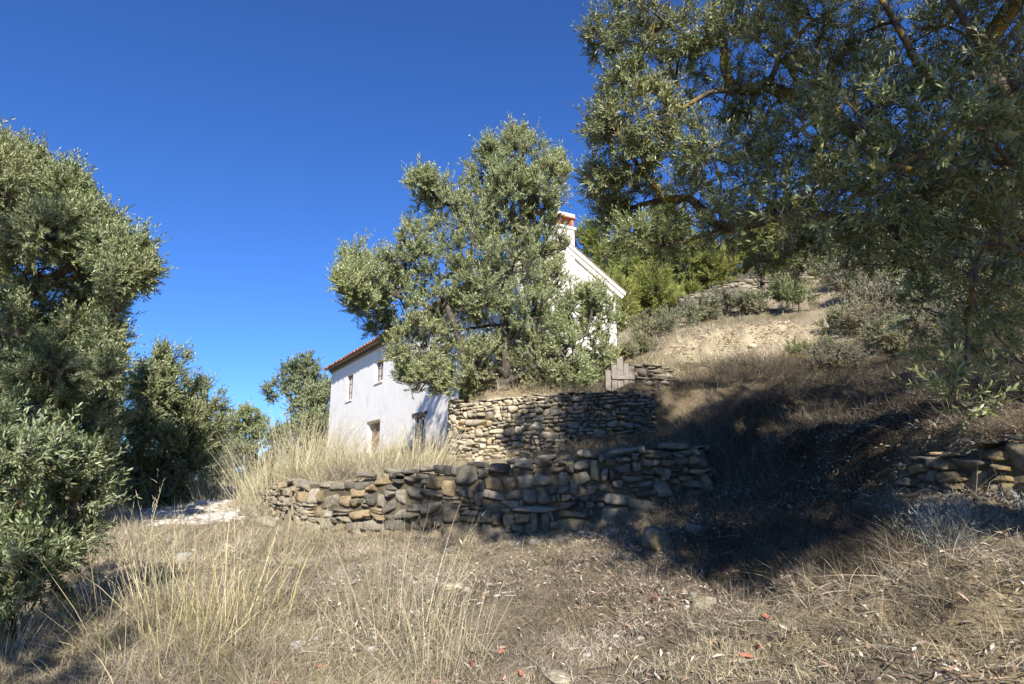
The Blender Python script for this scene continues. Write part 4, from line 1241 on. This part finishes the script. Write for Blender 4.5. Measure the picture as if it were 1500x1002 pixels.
SH = [(950, 490, 70, 40, 22, SG, 'grey green shrub right beside the house corner'),
      (990, 482, 70, 42, 22.5, SG, 'rounded grey shrub second out from the house corner'),
      (1030, 470, 60, 38, 23.5, SG, 'dull olive shrub above the upper end of the earth bank'),
      (1065, 458, 60, 40, 24, SV, 'brownish bare shrub above the earth bank'),
      (1100, 460, 50, 38, 23, SG, 'grey shrub on the upper rim of the earth bank'),
      (1172, 462, 76, 50, 22, SB, 'bright green bush on the rim of the ochre earth bank'),
      (1235, 440, 60, 40, 24, SV, 'brown twiggy shrub beside the bright green bush'),
      (1285, 432, 80, 50, 24, SG, 'wide grey green shrub under the hanging olive sprays'),
      (1345, 430, 70, 44, 22, SB, 'green shrub under the drooping end of the olive crown'),
      (1400, 440, 80, 50, 20, SV, 'purplish dry brush high on the slope'),
      (1190, 545, 70, 34, 14.5, SB, 'grassy green shrub at the lower foot of the earth bank'),
      (1240, 500, 60, 36, 17, SG, 'grey shrub at the end of the earth bank'),
      (1290, 500, 60, 40, 16, SV, 'dry brown shrub low down past the earth bank'),
      (912, 532, 40, 36, 17.6, SG, 'soft grey green shrub at the foot of the gable corner'),
      (940, 515, 46, 30, 19, SG, 'pale shrub between the house corner and the earth bank'),
      (1330, 380, 90, 50, 30, SG, 'hill shrub seen between the olive leaves'),
      (1250, 385, 70, 40, 31, SV, 'dark brown hill shrub above the terrace wall'),
      (1440, 380, 90, 50, 27, SV, 'dry brush patch below the reddish hilltop'),
      (1470, 480, 90, 60, 13, SV, 'dark brown brush behind the low olive sprays'),
      (1380, 520, 80, 50, 12, SV, 'tangled brown brush in the shade of the big olive')]
SH += [(1225, 560, 70, 34, 13, SV, 'low dark brush on the shaded middle slope'),
       (1300, 470, 80, 50, 18, SV, 'tall purplish brush right above the shaded slope'),
       (1360, 470, 90, 56, 17, SG, 'broad grey shrub above the shaded slope'),
       (1420, 500, 100, 60, 14, SG, 'grey green brush behind the drooping olive sprays'),
       (1310, 535, 70, 40, 14, SG, 'low grey shrub beside the dry brown one'),
       (1260, 455, 70, 44, 21, SV, 'dry twiggy brush just past the earth bank rim'),
       (1215, 415, 60, 36, 27, SB, 'green bush at the end of the hillside terrace wall'),
       (1150, 425, 50, 30, 27, SG, 'grey bush sitting on the hillside terrace wall'),
       (1090, 425, 50, 34, 28.5, SV, 'brown bush above the lower hillside wall'),
       (1400, 400, 100, 50, 25, SG, 'hill shrub low behind the dense olive leaves'),
       (1480, 430, 100, 60, 20, SG, 'grey hill shrub by the edge below the reddish hilltop')]
for i, (px, py, w, h, Y, pal, lb_) in enumerate(SH):
    if px > 1210: w, h = w * 1.35, h * 1.2
    shrub(px, py, w, h, Y, pal, lb_, 100 + i)

# ------------------------------------------------------------------ grasses
def blades(p, d, L, wd, bend, rs, cols):
    """curved tapering blades: three cross sections and a tip"""
    n = len(p)
    d = norm(d)
    side = norm(np.cross(d, rs.normal(0, 1, (n, 3))))
    bd = norm(rs.normal(0, 1, (n, 3)) * [1, 1, .2]) if bend.ndim == 1 else norm(bend[:, :3])
    bm = bend if bend.ndim == 1 else bend[:, 3]
    pts = []
    for t_ in (0, .35, .7, 1.0):
        c = p + d * (L * t_)[:, None] + (bd * (bm * L * t_**2)[:, None]) - np.array([0, 0, 1.0]) * (0.45 * bm * L * t_**2)[:, None]
        w = wd * (1 - .6 * t_)
        if t_ < 1: pts += [c - side * w[:, None] / 2, c + side * w[:, None] / 2]
        else: pts.append(c)
    V = np.stack(pts, 1).reshape(-1, 3)
    i0 = np.arange(n)[:, None] * 7
    F = [np.concatenate([i0 + [0, 1, 3, 2], i0 + [2, 3, 5, 4]]), i0 + [4, 5, 6]]
    return V, F, np.repeat(cols, 7, 0)

STRAW = np.array([[0.60, 0.52, 0.33], [0.50, 0.43, 0.27], [0.68, 0.61, 0.43], [0.44, 0.38, 0.24], [0.40, 0.38, 0.2]])
DRY = np.array([[0.40, 0.33, 0.24], [0.48, 0.41, 0.3], [0.32, 0.255, 0.19], [0.54, 0.46, 0.33], [0.36, 0.33, 0.18]])
BROWN = np.array([[0.17, 0.13, 0.09], [0.22, 0.17, 0.115], [0.13, 0.095, 0.065], [0.28, 0.22, 0.145], [0.15, 0.14, 0.06]])

GOLD = np.array([[0.62, 0.51, 0.27], [0.52, 0.42, 0.22], [0.70, 0.60, 0.36], [0.33, 0.27, 0.14], [0.28, 0.27, 0.12], [0.24, 0.19, 0.12]])
def clump(name, label, px, Y, n, L, spread, rad, seed, cat='grass clump', group='tall dry grass clumps', wd=0.005, cols=STRAW, heads=0.25, lean=(0, 0), bend=0.25):
    rs = np.random.default_rng(seed)
    b_ = on_ground(px, Y)
    a = rs.uniform(0, 2 * math.pi, n); rr_ = rad * np.sqrt(rs.uniform(0, 1, n))
    x, y = b_[0] + rr_ * np.cos(a), b_[1] + rr_ * np.sin(a)
    p = np.stack([x, y, height(x, y) - .02], 1)
    out = np.stack([np.cos(a), np.sin(a), np.zeros(n)], 1)
    d = np.array([lean[0], lean[1], 1.0]) + out * (spread * (rr_ / rad) * rs.uniform(.3, 1.2, n))[:, None] + rs.normal(0, .16, (n, 3))
    Ls = L * rs.uniform(.08, 1.3, n)**0.9
    bd = np.concatenate([norm(out + rs.normal(0, .6, (n, 3)) * [1, 1, .1]), np.abs(rs.normal(bend * .6, bend * .5, n))[:, None]], 1)
    c = cols[rs.integers(0, len(cols), n)] * rs.uniform(.75, 1.25, (n, 1))
    V, F, C = blades(p, d, Ls, np.full(n, wd) * rs.uniform(.6, 1.3, n), bd, rs, c)
    VV, FF, CC = [V], list(F), [C]
    # feathery seed heads along the last part of some stalks
    k = np.where((rs.random(n) < heads) & (Ls > L * .6))[0]
    if len(k):
        tp_, td_ = [], []
        for i in k:
            dd = norm(d[i]); bm = bd[i, 3]; bv = norm(bd[i, :3])
            for t_ in np.linspace(.74, 1.0, 7):
                c0_ = p[i] + dd * Ls[i] * t_ + bv * bm * Ls[i] * t_**2 - np.array([0, 0, .45 * bm * Ls[i] * t_**2])
                tp_.append(c0_); td_.append(dd * .9 + bv * bm * 1.2 + rs.normal(0, .35, 3))
        tp_, td_ = np.array(tp_), np.array(td_)
        m_ = len(tp_)
        V2, F2, C2 = blades(tp_, td_, rs.uniform(.03, .065, m_) * (L / 1.0)**.3, np.full(m_, max(wd * .8, .0035)), np.full(m_, .3), rs, np.tile([[.56, .48, .34]], (m_, 1)) * rs.uniform(.8, 1.2, (m_, 1)))
        FF += [f + len(V) for f in F2]; VV.append(V2); CC.append(C2)
    # short dead leaves tangled round the foot
    m_ = n * 2
    a = rs.uniform(0, 2 * math.pi, m_); rr_ = rad * 1.25 * np.sqrt(rs.uniform(0, 1, m_))
    x, y = b_[0] + rr_ * np.cos(a), b_[1] + rr_ * np.sin(a)
    V3, F3, C3 = blades(np.stack([x, y, height(x, y) - .01], 1), rs.normal(0, .55, (m_, 3)) * [1, 1, 0] + [0, 0, .8], L * rs.uniform(.1, .42, m_), np.full(m_, wd * .8), np.abs(rs.normal(.5, .3, m_)), rs,
                        np.concatenate([DRY, cols])[rs.integers(0, len(DRY) + len(cols), m_)] * rs.uniform(.8, 1.2, (m_, 1)))
    off = sum(len(v) for v in VV); FF += [f + off for f in F3]; VV.append(V3); CC.append(C3)
    o = mesh(name, np.concatenate(VV), FF, M['straw'], None, np.concatenate(CC), False, b_)
    return tag(o, label, cat, group)

clump('grass_clump', 'big golden dry grass clump growing nearest to the viewer beside the path', 290, 4.5, 230, .98, .35, .52, 201, wd=.0052, cols=GOLD, heads=.2)
clump('grass_clump', 'golden dry grass clump just behind the biggest one', 380, 5.2, 170, .9, .3, .52, 202, wd=.0052, cols=GOLD)
clump('grass_clump', 'thin grey straw clump in front of the lichened boulders', 580, 5.0, 190, .95, .25, .5, 203, wd=.004, cols=np.concatenate([STRAW, DRY]), heads=.1)
clump('grass_clump', 'thin pale straw tuft at the bottom edge', 655, 4.3, 120, .6, .35, .3, 204, wd=.004, cols=np.concatenate([STRAW, DRY]), heads=.1)
clump('grass_clump', 'arching oat-like stalks drooping towards the shaded shrub', 240, 5.6, 60, 1.1, .3, .25, 205, wd=.006, heads=.9, lean=(-.35, 0), bend=.55)
clump('grass_clump', 'low dry tuft in the shade at the bottom corner', 60, 4.6, 160, .4, .5, .4, 206, cols=DRY)
for i, (px, Y, n, L_, r_, lb_) in enumerate(((440, 11.6, 560, 1.45, .8, 'tallest pale grass clump standing before the far house corner'), (400, 12.4, 420, 1.0, .6, 'feathery pale grass clump at the end of the low wall'),
                                       (500, 11.5, 420, .85, .6, 'pale grass clump growing under the far ground window'), (560, 11.0, 360, .75, .6, 'pale grass clump on the terrace before the brick filled window'),
                                       (615, 11.2, 330, .95, .45, 'leaning straw clump before the shaded ground window'), (640, 11.8, 200, .9, .3, 'slender straw clump beside the round end of the tall stone wall'),
                                       (350, 15, 420, .8, .8, 'straw tuft row at the bend of the gravel path'), (215, 17, 320, .5, 1.2, 'low straw tufts under the olive beyond the gravel'),
                                       (270, 20, 260, 1.2, .8, 'upright reddish straw before the rounded olive'), (475, 13.5, 420, 1.0, .7, 'pale dense grass clump against the white wall foot'), (530, 14.5, 300, .8, .7, 'dry grass clump behind the terrace edge below the near upper window'))):
    clump('grass_clump', lb_, px, Y, n, L_, .35, r_, 220 + i, wd=.009 if Y > 10 else .006, heads=.35)

# silvery shrub by the shaded wall
def silver(px, Y, n, L_, rad, label, seed):
    rs = np.random.default_rng(seed)
    b_ = on_ground(px, Y)
    a = rs.uniform(0, 2 * math.pi, n); el = rs.uniform(.15, 1.5, n)
    d = np.stack([np.cos(a) * np.cos(el), np.sin(a) * np.cos(el), np.sin(el)], 1) + np.array([-.1, 0, .15])
    p = b_ + rs.normal(0, rad, (n, 3)) * [1, 1, 0] + np.array([0, 0, .01])
    p[:, 2] = height(p[:, 0], p[:, 1]) 
    c = np.array([[.30, .33, .29], [.38, .41, .37], [.22, .25, .2], [.25, .22, .2]])[rs.integers(0, 4, n)] * rs.uniform(.8, 1.15, (n, 1))
    root_ = empty('silver_shrub', b_.tolist(), label, 'shrub')
    Ls = L_ * rs.uniform(.5, 1.1, n)
    V, F, C = blades(p, d, Ls, np.full(n, .0045), np.full(n, .2), rs, c)
    mesh('stems', V, F, M['litter'], root_, C, False, b_)
    dd = norm(d); k = np.repeat(np.arange(n), 9)
    t_ = rs.uniform(.4, 1, len(k))
    tp_ = p[k] + dd[k] * (Ls[k] * t_)[:, None] - np.array([0, 0, 0])
    V, F, C = blades(tp_, dd[k] + rs.normal(0, .5, (len(k), 3)), rs.uniform(.012, .03, len(k)), np.full(len(k), .0035), np.full(len(k), .1), rs, c[k] * 1.1)
    mesh('foliage', V, F, M['litter'], root_, C, False, b_)
silver(1362, 4.75, 480, .36, .09, 'silvery grey shrub in front of the short shaded wall', 301)
silver(1480, 4.6, 120, .22, .05, 'small silvery sprig at the foot of the wall by the edge', 302)
# ------------------------------------------------------------------ ground cover (stuff)
def scatter(n, y0, y1, px0, px1, rs, power=1.0):
    """points in the visible wedge, denser towards the viewer"""
    Y = y0 * (y1 / y0)**(rs.uniform(0, 1, n)**power)
    px = rs.uniform(px0, px1, n)
    x = (px - 750) / FPX * Y
    return x, Y

rs = np.random.default_rng(1)
BO = P(948, 600, 6.3)
def cover(name, n, y0, y1, px0, px1, L, wd, pal, seed, tilt, patch, kindlabel, bend=.3, grow=True, mask=None, mat='straw', tuft=1):
    rs = np.random.default_rng(seed)
    x, y = scatter(n // tuft, y0, y1, px0, px1, rs)
    if tuft > 1:
        s_ = 0.035 * (1 + y / 12)
        x = np.repeat(x, tuft) + rs.normal(0, 1, len(x) * tuft) * np.repeat(s_, tuft); y = np.repeat(y, tuft) + rs.normal(0, 1, len(y) * tuft) * np.repeat(s_, tuft)
    pn = fbm(x * patch, y * patch, o=3)
    keep = rs.random(len(x)) < np.clip(.6 + pn * 1.0, .15, 1)
    if mask is not None: keep &= rs.random(len(x)) < mask(x, y)
    d2 = np.abs(seg_sdf(x, y, poly1[1:-1]) - 0.05); keep &= (d2 > .16) | (rs.random(len(x)) < .3)
    d3 = seg_sdf(x, y, poly3[1:]); keep &= ~((d3 < .3) & (d3 > -.45) & (rs.random(len(x)) < .93))
    keep &= np.hypot(x - BO[0], y - BO[1]) > .3
    gpx = 750 + FPX * x / y; keep &= ~((gpx > 890) & (gpx < 990) & (y > 12.6) & (y < 14.2) & (rs.random(len(x)) < .93))
    # not inside the house
    rel = np.stack([x - HC[0], y - HC[1]], 1)
    s_, t_ = rel @ HD[:2], rel @ HG[:2]
    keep &= ~((s_ > -.05) & (s_ < HL) & (t_ > -.05) & (t_ < HW))
    x, y = x[keep], y[keep]; m_ = len(x)
    z = height(x, y)
    far = (np.clip(y / 5, 1, 6))
    ww = wd * far**.75 * rs.uniform(.6, 1.3, m_)
    Ls = L * rs.uniform(.35, 1.3, m_) * far**.3 * (1 + .5 * np.clip(fbm(x * .7 + 3, y * .7), -1, 1))
    d = np.stack([rs.normal(0, tilt, m_), rs.normal(0, tilt, m_), np.abs(rs.normal(1, .2, m_)) if grow else np.abs(rs.normal(0.05, .12, m_))], 1)
    c = pal[rs.integers(0, len(pal), m_)] * rs.uniform(.7, 1.3, (m_, 1))
    t1_ = np.clip(fbm(x * 1.6 + seed, y * 1.6), -1, 1)[:, None]; t2_ = np.clip(fbm(x * .8 + 2 * seed, y * .8), -1, 1)[:, None]
    c = c * (1 + .38 * t1_) * (1 + t2_ * np.array([.05, .05, -.06]))
    dk = smooth01((x - .8) / 1.5) * smooth01((y - 5.2) / 1.2) * smooth01((15.5 - y) / 2)   # slope plants are browner; darkening them also deepens the shade there
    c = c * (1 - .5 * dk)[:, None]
    p = np.stack([x, y, z + (0 if grow else rs.uniform(.002, .03, m_))], 1)
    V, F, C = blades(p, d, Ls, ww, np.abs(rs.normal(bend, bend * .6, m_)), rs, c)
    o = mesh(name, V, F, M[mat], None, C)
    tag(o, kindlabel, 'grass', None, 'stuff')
    return o

nopath = lambda x, y: 1 - .92 * path_mask(x, y) * smooth01((y - 8) / 3)
nobank = lambda x, y: nopath(x, y) * (1 - .8 * bank_mask(x, y))
left_only = lambda x, y: nobank(x, y) * (1 - .9 * smooth01((x - .5) / 1.5) * smooth01((9 - y) / 2))
right_only = lambda x, y: nobank(x, y) * smooth01((x + .2) / 1.2)
cover('dry_grass', 260000, 3.1, 9.5, -60, 1560, .12, .0032, DRY, 401, .55, .9, 'short dry grass covering the slope', .5, mask=left_only, tuft=6)
cover('dry_grass', 170000, 8.0, 34.0, -60, 1560, .22, .0034, np.concatenate([DRY, STRAW[:2] * .8]), 402, .4, .5, 'dry grass on the terraces and hillside', .4, mask=nobank, tuft=6)
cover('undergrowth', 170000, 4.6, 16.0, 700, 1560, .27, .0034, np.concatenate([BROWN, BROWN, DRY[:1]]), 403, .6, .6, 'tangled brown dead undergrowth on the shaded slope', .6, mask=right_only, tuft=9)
cover('dead_stems', 60000, 3.2, 10.0, -60, 1560, .24, .0028, np.concatenate([DRY, BROWN]), 404, 1.0, .8, 'fine dead stems tangled across the ground', .5, mask=nopath, tuft=8)
cover('green_grass', 9000, 3.6, 9.0, 500, 1300, .07, .0030, np.array([[.09, .13, .03], [.13, .17, .05]]), 405, .45, 1.1, 'sparse fresh green grass blades among the dry ones', .4, tuft=8, mask=lambda x, y: smooth01((fbm(x * 1.1 + 30, y * 1.1) - .1) * 3))
cover('straw_grass', 46000, 9.6, 15.0, 330, 650, .24, .0032, np.concatenate([STRAW, DRY, BROWN]), 406, .5, 1.3, 'pale straw grass along the terrace before the house', .35, mask=lambda x, y: (seg_sdf(x, y, poly1) > .3) * 1.0, tuft=7)
cover('straw_grass', 14000, 13.0, 24.0, 100, 420, .30, .0035, STRAW, 407, .25, .5, 'pale straw grass along the edges of the gravel path', .35, mask=lambda x, y: 1 - path_mask(x, y), tuft=7)

# fallen leaves, twigs and bark chips, mostly towards the lower right
rs = np.random.default_rng(410)
n = 110000
x, y = scatter(n, 2.7, 8.5, -60, 1580, rs, 1.25)
w_ = .22 + .78 * smooth01((x - .1) / 1.6) 
keep = rs.random(n) < w_ * np.clip(.6 + fbm(x * 1.2, y * 1.2), .1, 1)
x, y = x[keep], y[keep]; m_ = len(x)
a = rs.uniform(0, 2 * math.pi, m_)
d = norm(np.stack([np.cos(a), np.sin(a), rs.normal(.2, .45, m_)], 1))
s = norm(np.cross(d, np.stack([rs.normal(0, .5, m_), rs.normal(0, .5, m_), np.ones(m_)], 1)))
nn_ = np.cross(s, d)
L_ = rs.uniform(.025, .085, m_)[:, None]; Wd = rs.uniform(.004, .011, m_)[:, None]
b_ = np.stack([x, y, height(x, y) + rs.uniform(.003, .035, m_)], 1)
pal = np.array([[.44, .35, .25], [.50, .42, .32], [.32, .23, .16], [.56, .50, .40], [.38, .24, .16], [.3, .27, .19], [.25, .2, .15], [.15, .11, .08], [.2, .13, .09]])
c = pal[rs.integers(0, len(pal), m_)] * rs.uniform(.7, 1.25, (m_, 1))
V = np.stack([b_, b_ + d * L_ * .5 - s * Wd + nn_ * L_ * .12, b_ + d * L_, b_ + d * L_ * .5 + s * Wd + nn_ * L_ * .12], 1).reshape(-1, 3)
o = mesh('leaf_litter', V, [np.arange(m_ * 4).reshape(-1, 4)], M['litter'], None, np.repeat(c, 4, 0))
tag(o, 'fallen olive leaves and chips littering the slope', 'leaf litter', None, 'stuff')

# dead twigs and roots
rs = np.random.default_rng(411)
n = 5200
x, y = scatter(n, 2.8, 9, 100, 1580, rs, 1.1)
k_ = rs.random(n) < .15 + .85 * smooth01((x - .3) / 1.6); x, y = x[k_], y[k_]; n = len(x)
a = rs.uniform(0, 2 * math.pi, n)
d = np.stack([np.cos(a), np.sin(a), rs.normal(.08, .12, n)], 1)
p_ = np.stack([x, y, height(x, y) + rs.uniform(.005, .04, n)], 1)
c = np.array([[.17, .125, .09], [.26, .2, .15], [.36, .31, .25], [.12, .085, .06]])[rs.integers(0, 4, n)] * rs.uniform(.7, 1.2, (n, 1))
V, F, C = blades(p_, d, rs.uniform(.06, .32, n), rs.uniform(.003, .009, n), np.abs(rs.normal(.1, .15, n)), rs, c)
tag(mesh('dead_twigs', V, F, M['litter'], None, C), 'dead twigs and root bits lying on the slope', 'twigs', None, 'stuff')

# gravel and pebbles
def pebbles(name, n, xyf, size, pal, seed, label, mat='litter'):
    rs = np.random.default_rng(seed)
    x, y = xyf(n, rs)
    n = len(x)
    p0, F0 = CS[3] if False else cube_sphere(2)
    q_ = p0 / (np.sum(np.abs(p0)**3, axis=1)**(1 / 3))[:, None]
    sz = size * np.exp(rs.normal(0, .5, n)) * np.clip(y / 6, .8, 2.4)
    sc_ = np.stack([sz * rs.uniform(.7, 1.4, n), sz * rs.uniform(.7, 1.2, n), sz * rs.uniform(.3, .7, n)], 1)
    a = rs.uniform(0, 2 * math.pi, n); ca, sa = np.cos(a)[:, None], np.sin(a)[:, None]
    jit = 1 + rs.normal(0, .14, (n, len(q_), 1))
    V = q_[None] * jit * sc_[:, None]
    V = np.stack([V[..., 0] * ca - V[..., 1] * sa, V[..., 0] * sa + V[..., 1] * ca, V[..., 2]], -1)
    V = V + np.stack([x, y, height(x, y) + sc_[:, 2] * .3], 1)[:, None]
    F = (F0[None] + (np.arange(n) * len(q_))[:, None, None]).reshape(-1, 4)
    c = pal[rs.integers(0, len(pal), n)] * rs.uniform(.75, 1.15, (n, 1))
    o = mesh(name, V.reshape(-1, 3), [F], M[mat], None, np.repeat(c, len(q_), 0))
    tag(o, label, 'gravel', None, 'stuff')
def on_path(n, rs):
    x, y = scatter(n * 4, 10.5, 24, 140, 460, rs)
    k = rs.random(len(x)) < path_mask(x, y)
    return x[k][:n], y[k][:n]
def all_over(n, rs):
    x, y = scatter(n, 3.0, 9, -60, 1560, rs)
    k = rs.random(n) < np.clip(.4 + fbm(x * 1.3 + 50, y * 1.3) * 1.3, .05, 1)
    return x[k], y[k]
def on_bank(n, rs):
    x, y = scatter(n * 5, 16, 22, 940, 1280, rs)
    k = rs.random(len(x)) < bank_mask(x, y)
    return x[k][:n], y[k][:n]
PALE = np.array([[.54, .51, .45], [.45, .41, .35], [.60, .57, .51], [.36, .31, .25]])
pebbles('gravel', 4500, on_path, .014, PALE, 420, 'white gravel strewn on the path')
pebbles('pebbles', 6500, all_over, .0085, PALE * .75, 421, 'small pale stones lying among the dry grass')
pebbles('rubble', 3500, on_bank, .007, np.array([[.5, .4, .26], [.42, .33, .2], [.56, .47, .33], [.34, .26, .16]]), 422, 'ochre rubble on the bare earth bank')

# loose stones one can point at
def rock(px, Y, w, h, col, label, seed, group='loose stones on the ground', sink=.3, k=3.2):
    rs = np.random.default_rng(seed)
    b_ = on_ground(px, Y)
    a = rs.uniform(0, 3.1)
    ax = np.array([[math.cos(a), math.sin(a), 0.1], [-math.sin(a), math.cos(a), 0], [0, 0.05, 1]])
    V, F = stone_verts(9, b_ + [0, 0, h * (1 - sink) - h * .5], np.array([w / 2, w * .38, h / 2]), ax, rs, k, .28, .2)
    V = V + norm(V - b_) * (fbm(V[:, 0] * 9, V[:, 1] * 9, V[:, 2] * 9, o=4) * .07 * w)[:, None]
    o = mesh('stone', V, [F], M['stone'], None, np.tile(col, (len(V), 1)), False, b_)
    tag(o, label, 'stone', group)
rk = [(948, 6.3, .30, .26, GREY * .8, 'dark boulder lying in the shade below the low wall'), (1008, 6.5, .22, .16, GREY * 1.2, 'grey stone right beside the dark boulder'),
      (1016, 4.85, .17, .13, BEIGE * .9, 'pitted lit stone in the litter below the shade'), (1000, 5.0, .10, .08, BEIGE * .8, 'small stone touching the pitted lit stone'),
      (668, 6.0, .17, .06, BEIGE * 1.3, 'flat pale stone in the dry grass below the wall'), (684, 5.9, .09, .05, BEIGE * 1.2, 'little pale stone beside the flat one'),
      (457, 4.75, .12, .06, PALE[2], 'white rounded stone at the foot of the golden grass'), (415, 5.6, .09, .07, PALE[0], 'white knobbly stone behind the golden grass'),
      (435, 4.95, .06, .04, PALE[0], 'little white stone behind the white rounded stone'), (484, 4.9, .05, .04, PALE[0], 'tiny white stone beyond the white rounded stone'),
      (292, 8.6, .26, .07, PALE[2], 'flat white slab on the path at its near end'), (350, 9.0, .16, .06, PALE[0], 'flat white stone beside the path below the low wall'),
      (320, 11.5, .4, .07, PALE[2], 'long white ledge of stone across the path'), (565, 4.15, .09, .12, GREY * 1.3, 'upright split stump-like stone at the bottom edge'),
      (810, 3.95, .16, .05, BEIGE * 1.2, 'half-buried ochre stone at the bottom edge'), (1290, 4.75, .14, .10, BEIGE * .8, 'pale stone in the shade below the silvery shrub')]
for i, (px, Y, w, h, c, lb_) in enumerate(rk): rock(px, Y, w, h, c, lb_, 500 + i)
# tumbled stones where the low wall runs out
rs = np.random.default_rng(55)
for i in range(26):
    px = rs.uniform(362, 425); Y = 11.8 - (px - 362) / 63 * 1.9 + rs.uniform(-.7, -.15)
    rock(px, Y, rs.uniform(.12, .3), rs.uniform(.08, .16), BEIGE * rs.uniform(.55, .85), 'one of the tumbled grey stones at the broken end of the low wall', 530 + i, 'tumbled wall stones', .2)
for i in range(12):
    px = rs.uniform(560, 1000); Y = 7.5 + rs.uniform(-.4, .3)
    rock(px, Y, rs.uniform(.08, .2), rs.uniform(.05, .12), GREY * rs.uniform(.8, 1.3), 'one of the small fallen stones along the foot of the low boulder wall', 570 + i, 'fallen stones below the wall', .25)
# capping slabs that lie askew on the wall
for i in range(9):
    px = 520 + i * 58 + rs.uniform(-14, 14)
    k = np.interp(px, [w[0] for w in W1], np.arange(len(W1)))
    j = int(k); f = k - j
    t_ = W1t[j] * (1 - f) + W1t[min(j + 1, len(W1) - 1)] * f
    V, F = stone_verts(5, t_ + [0, .16, .045], np.array([rs.uniform(.12, .22), .14, rs.uniform(.03, .05)]),
                       np.array([[1, rs.uniform(-.2, .2), rs.uniform(-.15, .15)], [0, 1, rs.uniform(-.1, .1)], [0, 0, 1]]), rs, 4, .2, .12)
    o = mesh('cap_stone', V, [F], M['stone'], None, np.tile(GREY * rs.uniform(.8, 1.3), (len(V), 1)), True, t_)
    tag(o, 'one of the flat loose slabs lying on top of the low boulder wall', 'stone', 'loose slabs on the low wall')

# terracotta shards
def shard(px, Y, s_, seed, label):
    rs = np.random.default_rng(seed)
    b_ = on_ground(px, Y, .012)
    n = 7; a = np.sort(rs.uniform(0, 2 * math.pi, n)); r = s_ * rs.uniform(.5, 1, n)
    th = rs.uniform(0, 6.28); tl_ = rs.normal(0, .25, 2)
    top, bot = [], []
    for aa, r0 in zip(a, r):
        u, v_ = r0 * math.cos(aa), r0 * math.sin(aa) * .6
        z = -3.5 * v_ * v_ + .02
        xx, yy = u * math.cos(th) - v_ * math.sin(th), u * math.sin(th) + v_ * math.cos(th)
        zz = z + tl_[0] * xx + tl_[1] * yy
        top.append([xx, yy, zz]); bot.append([xx, yy, zz - .012])
    V = np.array([[0, 0, .028]] + top + [[0, 0, .014]] + bot) + b_
    F = [(0, 1 + i, 1 + (i + 1) % n) for i in range(n)] + [(n + 1, n + 2 + (i + 1) % n, n + 2 + i) for i in range(n)] + [(1 + i, n + 2 + i, n + 2 + (i + 1) % n, 1 + (i + 1) % n) for i in range(n)]
    G = Geo(); G.add(V, F); o = G.build('tile_shard', M['brick'], None, b_)
    tag(o, label, 'tile shard', 'red tile shards')
for i, (px, Y, s_, lb_) in enumerate(((948, 5.0, .06, 'red tile shard just below the shadow edge'), (693, 4.2, .07, 'long red tile shard at the bottom edge'), (735, 4.25, .04, 'small red tile shard beside the pale stones'),
                                (432, 4.15, .07, 'red tile shard under the golden grass'), (492, 4.45, .03, 'tiny red tile shard in the dry grass'), (1100, 4.1, .05, 'red tile shard in the leaf litter'),
                                (1068, 3.8, .06, 'broken curved red tile piece low in the litter'), (1145, 5.2, .05, 'thin red shard where the litter meets the shade'), (763, 4.0, .03, 'red tile crumb near the bottom edge'),
                                (645, 4.1, .035, 'red tile sliver beneath the straw tuft'), (1085, 3.9, .04, 'rusty tile piece beside the broken curved one'))):
    shard(px, Y, s_, 600 + i, lb_)
